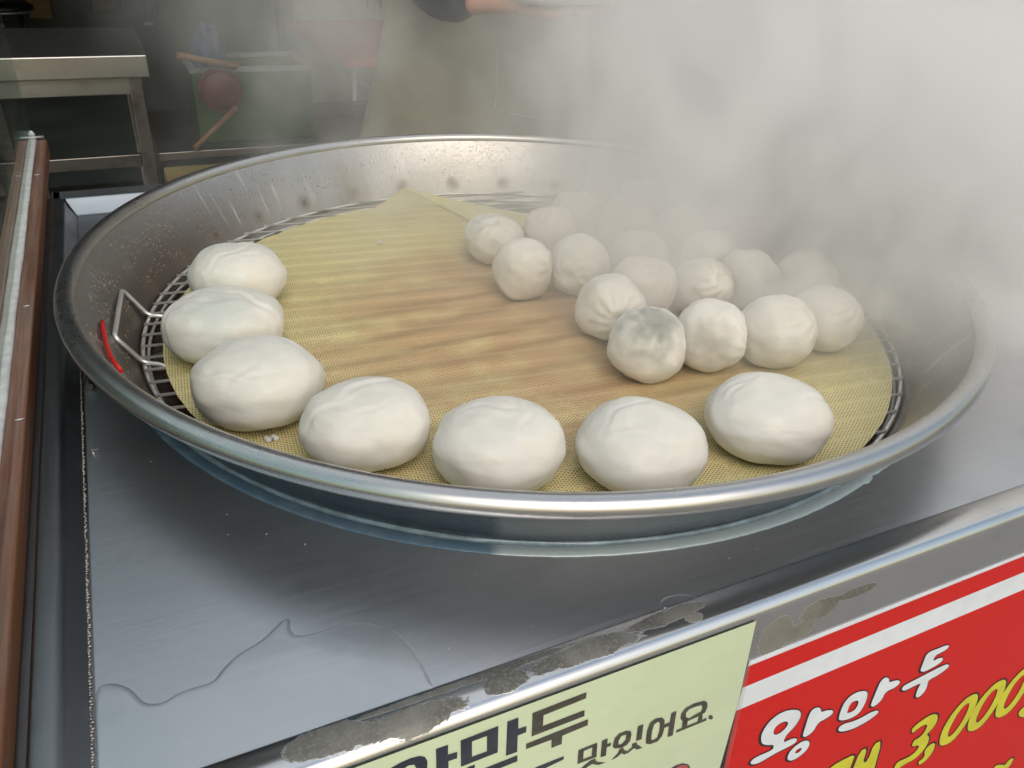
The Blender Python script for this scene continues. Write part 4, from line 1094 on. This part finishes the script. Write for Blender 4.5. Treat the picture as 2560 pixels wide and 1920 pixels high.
# ------------------------------------------------------------------ the cook
person = thing('person', 'cook in khaki apron and dark sleeves holding a white tray behind the pan', 'person')
def skin(name, chains, mat, parent, sub=2, root=0):
    vs = []; es = []; rad = []
    for ch in chains:
        prev = None
        for c in ch:
            if isinstance(c, int): idx = c
            else:
                vs.append(c[:3]); rad.append(c[3] if isinstance(c[3], tuple) else (c[3], c[3])); idx = len(vs) - 1
            if prev is not None: es.append((prev, idx))
            prev = idx
    me = bpy.data.meshes.new(name)
    me.from_pydata(vs, es, [])
    o = bpy.data.objects.new(name, me)
    COL.objects.link(o)
    o.modifiers.new('skin', 'SKIN').use_smooth_shade = True
    for d, r in zip(me.skin_vertices[0].data, rad): d.radius = r
    me.skin_vertices[0].data[root].use_root = True
    s = o.modifiers.new('sub', 'SUBSURF'); s.levels = sub; s.render_levels = sub
    dg = bpy.context.evaluated_depsgraph_get()
    me2 = bpy.data.meshes.new_from_object(o.evaluated_get(dg))
    bpy.data.objects.remove(o)
    me2.name = name
    me2.materials.clear(); me2.materials.append(mat)
    return link(name, me2, None, parent, True)
px, py = 0.80, 1.86
# body: one surface (trunk, legs, neck, head core)
body = skin('body', [[(px, py, 0.95, (.15, .11)), (px, py, 1.12, (.135, .10)), (px, py, 1.30, (.155, .11)), (px, py - .005, 1.42, (.13, .09)), (px, py - .01, 1.49, .055), (px, py - .02, 1.55, .052), (px, py - .025, 1.62, (.078, .09)), (px, py - .02, 1.70, (.075, .088)), (px, py - .02, 1.755, .045)],
    [0, (px - .09, py, .88, .085), (px - .10, py + .01, .50, .06), (px - .10, py + .03, .12, .042), (px - .10, py - .06, .05, .04)],
    [0, (px + .09, py, .88, .085), (px + .10, py + .01, .50, .06), (px + .10, py + .03, .12, .042), (px + .10, py - .06, .05, .04)],
    ], M_skin, person)
cloth = skin('jacket', [[(px, py, 0.90, (.165, .125)), (px, py, 1.12, (.155, .115)), (px, py, 1.30, (.175, .125)), (px, py - .005, 1.42, (.14, .10)), (px, py - .01, 1.475, .066)],
    [3, (px - .19, py, 1.40, .072), (px - .215, py - .10, 1.22, .056), (0.612, 1.62, 1.130, .052), (0.655, 1.54, 1.130, .042)],
    [3, (px + .19, py, 1.40, .072), (px + .215, py - .10, 1.22, .056), (0.975, 1.62, 1.120, .054), (0.93, 1.54, 1.122, .044)]], M_navy, person)
trous = skin('trousers', [[(px, py, 0.96, (.155, .118)), (px, py, .88, (.15, .115))],
    [1, (px - .09, py, .80, .098), (px - .10, py + .01, .50, .078), (px - .10, py + .03, .12, .062)],
    [1, (px + .09, py, .80, .098), (px + .10, py + .01, .50, .078), (px + .10, py + .03, .12, .062)]], M_navy, person)
def hand(hx, hy, hz, sx):
    # forearm, palm and five fingers curled under the tray edge
    cs = [[(hx, hy, hz, .027), (hx + sx * .035, hy - .035, hz + .003, (.022, .019)), (hx + sx * .065, hy - .06, hz - .002, (.034, .015)), (hx + sx * .095, hy - .085, hz - .004, (.036, .014))]]
    for k, (dx, dy, ln) in enumerate(((.020, .022, .9), (.026, .004, 1.0), (.024, -.014, .96), (.014, -.030, .78))):
        b0 = Vector((hx + sx * (.100 + dx * .3), hy - .088 + dy, hz - .006))
        dr = Vector((sx * .85, -.35 - k * .05, -.10)).normalized()
        p1 = b0 + dr * .030 * ln; p2 = p1 + (dr + Vector((0, 0, .25))).normalized() * .022 * ln; p3 = p2 + (dr + Vector((0, 0, .55))).normalized() * .016 * ln
        cs.append([3, (*b0, .0095), (*p1, .0092), (*p2, .0085), (*p3, .0065)])
    cs.append([2, (hx + sx * .072, hy - .092, hz + .008, .012), (hx + sx * .095, hy - .112, hz + .026, .0105), (hx + sx * .118, hy - .118, hz + .038, .0085)])
    return skin('hand', cs, M_skin, person)
hand(0.640, 1.555, 1.130, 1)
hand(0.945, 1.555, 1.132, -1)
bm = bmesh.new()
bmesh.ops.create_icosphere(bm, subdivisions=4, radius=1)
for v in bm.verts:
    n = v.co.normalized()
    k = 1 + .03 * noise.noise(n * 6)
    v.co = Vector((n.x * .088 * k, n.y * .103 * k, n.z * .100 * k)) + Vector((px, py - .005, 1.695))
bmesh.ops.delete(bm, geom=[v for v in bm.verts if v.co.y < py - .055 and v.co.z < 1.735 or v.co.z < 1.62], context='VERTS')
link('hair', bm, M_hair, person, True)
for sgn in (-1, 1):
    bm = bmesh.new()
    q = bmesh.ops.create_uvsphere(bm, u_segments=16, v_segments=10, radius=.011)
    for v in q['verts']: v.co += Vector((px + sgn * .031, py - .107, 1.668))
    link('eye', bm, M_black, person, True)
bm = bmesh.new()
q = bmesh.ops.create_icosphere(bm, subdivisions=3, radius=1)
for v in q['verts']: v.co = Vector((v.co.x * .014, v.co.y * .018, v.co.z * .028)) + Vector((px, py - .118, 1.642))
link('nose', bm, M_skin, person, True)
for sgn in (-1, 1):
    bm = bmesh.new()
    q = bmesh.ops.create_icosphere(bm, subdivisions=3, radius=1)
    for v in q['verts']: v.co = Vector((v.co.x * .010, v.co.y * .018, v.co.z * .030)) + Vector((px + sgn * .083, py - .02, 1.655))
    link('ear', bm, M_skin, person, True)
bm = bmesh.new()
q = bmesh.ops.create_icosphere(bm, subdivisions=3, radius=1)
for v in q['verts']: v.co = Vector((v.co.x * .024, v.co.y * .008, v.co.z * .007)) + Vector((px, py - .110, 1.603))
link('mouth', bm, M_skin, person, True)
# apron
bm = bmesh.new()
g = []
def apx(z): 
    return (0.560 - (1.09 - z) * .26, 1.035 + (1.09 - z) * .16)
for i in range(61):
    z = 1.38 - i * (1.38 - .48) / 60
    row = []
    xl, xr = apx(min(z, 1.12)) if z > 1.12 else apx(z)
    if z > 1.12:
        s = (z - 1.12) / .26
        xl += s * .10; xr -= s * .09
    for j in range(41):
        u = j / 40
        x = xl + (xr - xl) * u
        c = (u - .5) * 2
        y = 1.700 + .105 * abs(c) ** 2.3 - (.012 if z < 1.12 else 0.0) + .012 * math.sin(c * 7 + z * 3) * (1.2 - min(z, 1.1)) + .005 * noise.noise(Vector((x * 9, z * 6, 0)))
        row.append(bm.verts.new((x, y, z)))
    g.append(row)
for i in range(60):
    for j in range(40):
        bm.faces.new((g[i][j], g[i][j + 1], g[i + 1][j + 1], g[i + 1][j])).smooth = True
ap = link('apron', bm, M_apron, person)
sm_ = ap.modifiers.new('s', 'SOLIDIFY'); sm_.thickness = .003
def apy(x, z):
    xl, xr = apx(z); c = ((x - xl) / (xr - xl) - .5) * 2
    return 1.700 + .105 * abs(c) ** 2.3 - .012 + .012 * math.sin(c * 7 + z * 3) * (1.2 - min(z, 1.1)) - .004
pk = [(0.765, 1.03), (0.768, 0.97), (0.768, 0.90), (0.83, .885), (0.91, .868), (0.98, .862)]
fine = []
for a, b in zip(pk, pk[1:]):
    for k in range(8): fine.append((a[0] + (b[0] - a[0]) * k / 8, a[1] + (b[1] - a[1]) * k / 8))
link('pocket_seam', tube(bmesh.new(), [(x, apy(x, z), z) for x, z in fine], .0018, 6), M_stitch, ap)
# white tray
bm = bmesh.new()
tx0, tx1, ty0, ty1, tz0, tz1 = 0.675, 0.905, 1.385, 1.565, 1.140, 1.229
def rrect(i, z, rc=.035, n=8):
    out = []
    for cx_, cy_, a0 in ((tx1 - rc - i, ty1 - rc - i, 0), (tx0 + rc + i, ty1 - rc - i, 90), (tx0 + rc + i, ty0 + rc + i, 180), (tx1 - rc - i, ty0 + rc + i, 270)):
        for k in range(n + 1):
            a = R(a0 + 90 * k / n)
            out.append((cx_ + rc * math.cos(a), cy_ + rc * math.sin(a), z))
    return out
lv = [rrect(.045, tz0), rrect(.025, tz0 + .001), rrect(.016, tz0 + .008), rrect(.010, tz0 + .03), rrect(.001, tz1), rrect(-.006, tz1 + .001), rrect(-.006, tz1 - .003), rrect(.004, tz1 - .003), rrect(.014, tz0 + .03), rrect(.030, tz0 + .006)]
lo = [[bm.verts.new(p_) for p_ in l] for l in lv]
n = len(lo[0])
for A, Bq in zip(lo, lo[1:]):
    for i in range(n):
        bm.faces.new((A[i], A[(i + 1) % n], Bq[(i + 1) % n], Bq[i])).smooth = True
bm.faces.new(lo[0][::-1]); bm.faces.new(lo[-1])
tag(link('white_tray', bm, M_whitepl), 'white plastic tray held in the cook\'s hands at the top edge', 'tray')

# ------------------------------------------------------------------ steam
def steam():
    ng = bpy.data.node_groups.new('steam_field', 'GeometryNodeTree')
    ng.interface.new_socket('Geometry', in_out='OUTPUT', socket_type='NodeSocketGeometry')
    N = ng.nodes; L = ng.links
    out = N.new('NodeGroupOutput')
    pos = N.new('GeometryNodeInputPosition').outputs[0]
    def m(op, a, b=None, c=None, clamp=False):
        nd = N.new('ShaderNodeMath'); nd.operation = op; nd.use_clamp = clamp
        for i, v in enumerate((a, b, c)):
            if v is None: continue
            if isinstance(v, (int, float)): nd.inputs[i].default_value = v
            else: L.new(v, nd.inputs[i])
        return nd.outputs[0]
    def vm(op, a, b=None, scale=None):
        nd = N.new('ShaderNodeVectorMath'); nd.operation = op
        for i, v in enumerate((a, b)):
            if v is None: continue
            if isinstance(v, tuple): nd.inputs[i].default_value = v
            else: L.new(v, nd.inputs[i])
        return nd
    def gauss(center, rad):
        d = vm('SUBTRACT', pos, center)
        s = vm('DIVIDE', d.outputs[0], rad)
        l = vm('DOT_PRODUCT', s.outputs[0], s.outputs[0])
        return m('EXPONENT', m('MULTIPLY', l.outputs['Value'], -1.0))
    def nz(scale, detail, rough, off, stretch=(1, 1, 1), dist=0.0):
        v = vm('MULTIPLY', vm('ADD', pos, off).outputs[0], stretch)
        nd = N.new('ShaderNodeTexNoise')
        L.new(v.outputs[0], nd.inputs['Vector'])
        nd.inputs['Scale'].default_value = scale; nd.inputs['Detail'].default_value = detail
        nd.inputs['Roughness'].default_value = rough; nd.inputs['Distortion'].default_value = dist
        return nd.outputs[0]
    tot = None
    for c, r, k in STEAM:
        g = m('MULTIPLY', gauss(c, r), k)
        tot = g if tot is None else m('ADD', tot, g)
    n1 = m('ADD', m('MULTIPLY', nz(5.2, 5.0, 0.62, (3.1, 1.7, 0.4), (1, 1, 0.75), 1.1), 0.72), m('MULTIPLY', nz(15.0, 3.0, 0.55, (1.1, 4.7, 2.4), (1, 1, 0.6), 1.5), 0.28))
    f1 = m('MULTIPLY', m('SUBTRACT', n1, 0.425), 7.5, None, True)
    f1 = m('ADD', m('MULTIPLY', f1, 0.95), 0.05)
    den = m('MULTIPLY', tot, f1)
    # nothing below the counter surface outside the pan, fade in above the mat
    sp = N.new('ShaderNodeSeparateXYZ'); L.new(pos, sp.inputs[0])
    fade = m('MULTIPLY', m('SUBTRACT', sp.outputs[2], 0.848), 40.0, None, True)
    den = m('MULTIPLY', den, fade)
    den = m('MAXIMUM', m('SUBTRACT', den, 0.03), 0.0)
    vc = N.new('GeometryNodeVolumeCube')
    L.new(den, vc.inputs['Density'])
    mn, mx = (-0.15, 0.40, 0.845), (2.35, 2.05, 1.75)
    vc.inputs['Min'].default_value = mn; vc.inputs['Max'].default_value = mx
    res = 0.0105
    for i, a in enumerate('XYZ'): vc.inputs['Resolution ' + a].default_value = int((mx[i] - mn[i]) / res)
    t = NT('steam_volume')
    vol = t.n('ShaderNodeVolumePrincipled')
    vol.inputs['Color'].default_value = (0.975, 0.975, 0.975, 1)
    vol.inputs['Density'].default_value = 1.0
    vol.inputs['Anisotropy'].default_value = 0.0
    t.t.links.new(vol.outputs[0], t.out.inputs['Volume'])
    sm = N.new('GeometryNodeSetMaterial'); sm.inputs['Material'].default_value = t.m
    L.new(vc.outputs[0], sm.inputs[0]); L.new(sm.outputs[0], out.inputs[0])
    me = bpy.data.meshes.new('steam')
    me.materials.append(t.m)
    o = bpy.data.objects.new('steam', me)
    COL.objects.link(o)
    md = o.modifiers.new('steam', 'NODES'); md.node_group = ng
    tag(o, 'thick white steam rising from the pan and drifting right', 'steam', None, 'stuff')
STEAM = [
 ((0.66, 0.82, 0.92), (0.17, 0.15, 0.045), 2.6),
 ((0.76, 0.68, 0.91), (0.11, 0.11, 0.045), 4.0),
 ((0.20, 1.26, 1.12), (0.14, 0.18, 0.100), 1.71),
 ((0.20, 1.26, 1.26), (0.14, 0.18, 0.100), 2.41),
 ((0.20, 1.48, 0.90), (0.20, 0.20, 0.055), 0.69),
 ((0.20, 1.48, 1.12), (0.14, 0.18, 0.100), 0.74),
 ((0.40, 1.04, 0.90), (0.20, 0.20, 0.055), 1.76),
 ((0.40, 1.26, 0.90), (0.20, 0.20, 0.055), 4.02),
 ((0.40, 1.48, 1.12), (0.14, 0.18, 0.100), 0.74),
 ((0.40, 1.70, 1.00), (0.14, 0.18, 0.100), 5.20),
 ((0.40, 1.70, 1.12), (0.14, 0.18, 0.100), 1.92),
 ((0.60, 0.82, 0.90), (0.20, 0.20, 0.055), 4.24),
 ((0.60, 1.04, 1.12), (0.24, 0.22, 0.110), 0.49),
 ((0.60, 1.26, 0.90), (0.20, 0.20, 0.055), 2.33),
 ((0.80, 0.82, 0.90), (0.20, 0.20, 0.055), 16.05),
 ((0.80, 0.82, 1.00), (0.24, 0.22, 0.110), 9.36),
 ((0.80, 0.82, 1.12), (0.24, 0.22, 0.110), 4.07),
 ((0.80, 1.04, 1.12), (0.24, 0.22, 0.110), 3.66),
 ((0.80, 1.26, 1.12), (0.24, 0.22, 0.110), 1.72),
 ((1.00, 0.60, 0.90), (0.20, 0.20, 0.055), 13.69),
 ((1.00, 0.60, 1.00), (0.24, 0.22, 0.110), 19.70),
 ((1.00, 0.60, 1.12), (0.24, 0.22, 0.110), 4.33),
 ((1.00, 0.82, 0.90), (0.20, 0.20, 0.055), 5.54),
 ((1.00, 0.82, 1.00), (0.24, 0.22, 0.110), 5.48),
 ((1.00, 0.82, 1.12), (0.24, 0.22, 0.110), 3.20),
 ((1.00, 1.04, 1.00), (0.24, 0.22, 0.110), 1.59),
 ((1.00, 1.04, 1.12), (0.24, 0.22, 0.110), 3.57),
 ((1.00, 1.26, 0.90), (0.20, 0.20, 0.055), 2.73),
 ((1.00, 1.26, 1.00), (0.24, 0.22, 0.110), 3.81),
 ((1.00, 1.26, 1.12), (0.24, 0.22, 0.110), 3.82),
 ((1.00, 1.48, 0.90), (0.20, 0.20, 0.055), 1.93),
 ((1.00, 1.48, 1.12), (0.24, 0.22, 0.110), 0.71),
 ((1.20, 0.82, 1.12), (0.24, 0.22, 0.110), 2.59),
 ((1.20, 1.04, 1.12), (0.24, 0.22, 0.110), 2.22),
 ((1.20, 1.26, 1.12), (0.24, 0.22, 0.110), 2.72),
 ((1.20, 1.48, 1.12), (0.24, 0.22, 0.110), 3.72),
 ((1.40, 1.04, 1.00), (0.24, 0.22, 0.110), 1.33),
 ((1.40, 1.04, 1.12), (0.24, 0.22, 0.110), 2.32),
 ((1.40, 1.26, 1.12), (0.24, 0.22, 0.110), 1.80),
 ((1.60, 1.04, 1.00), (0.24, 0.22, 0.110), 1.60),
 ((1.60, 1.04, 1.12), (0.24, 0.22, 0.110), 1.88),
 ((1.60, 1.26, 1.00), (0.24, 0.22, 0.110), 0.50),
 ((1.60, 1.26, 1.12), (0.24, 0.22, 0.110), 2.24),
 ((1.80, 1.26, 1.00), (0.24, 0.22, 0.110), 1.26),
 ((1.80, 1.26, 1.12), (0.24, 0.22, 0.110), 2.03),
 ((2.00, 1.26, 1.00), (0.24, 0.22, 0.110), 1.11),
 ((2.00, 1.48, 1.00), (0.24, 0.22, 0.110), 1.09),
]
steam()
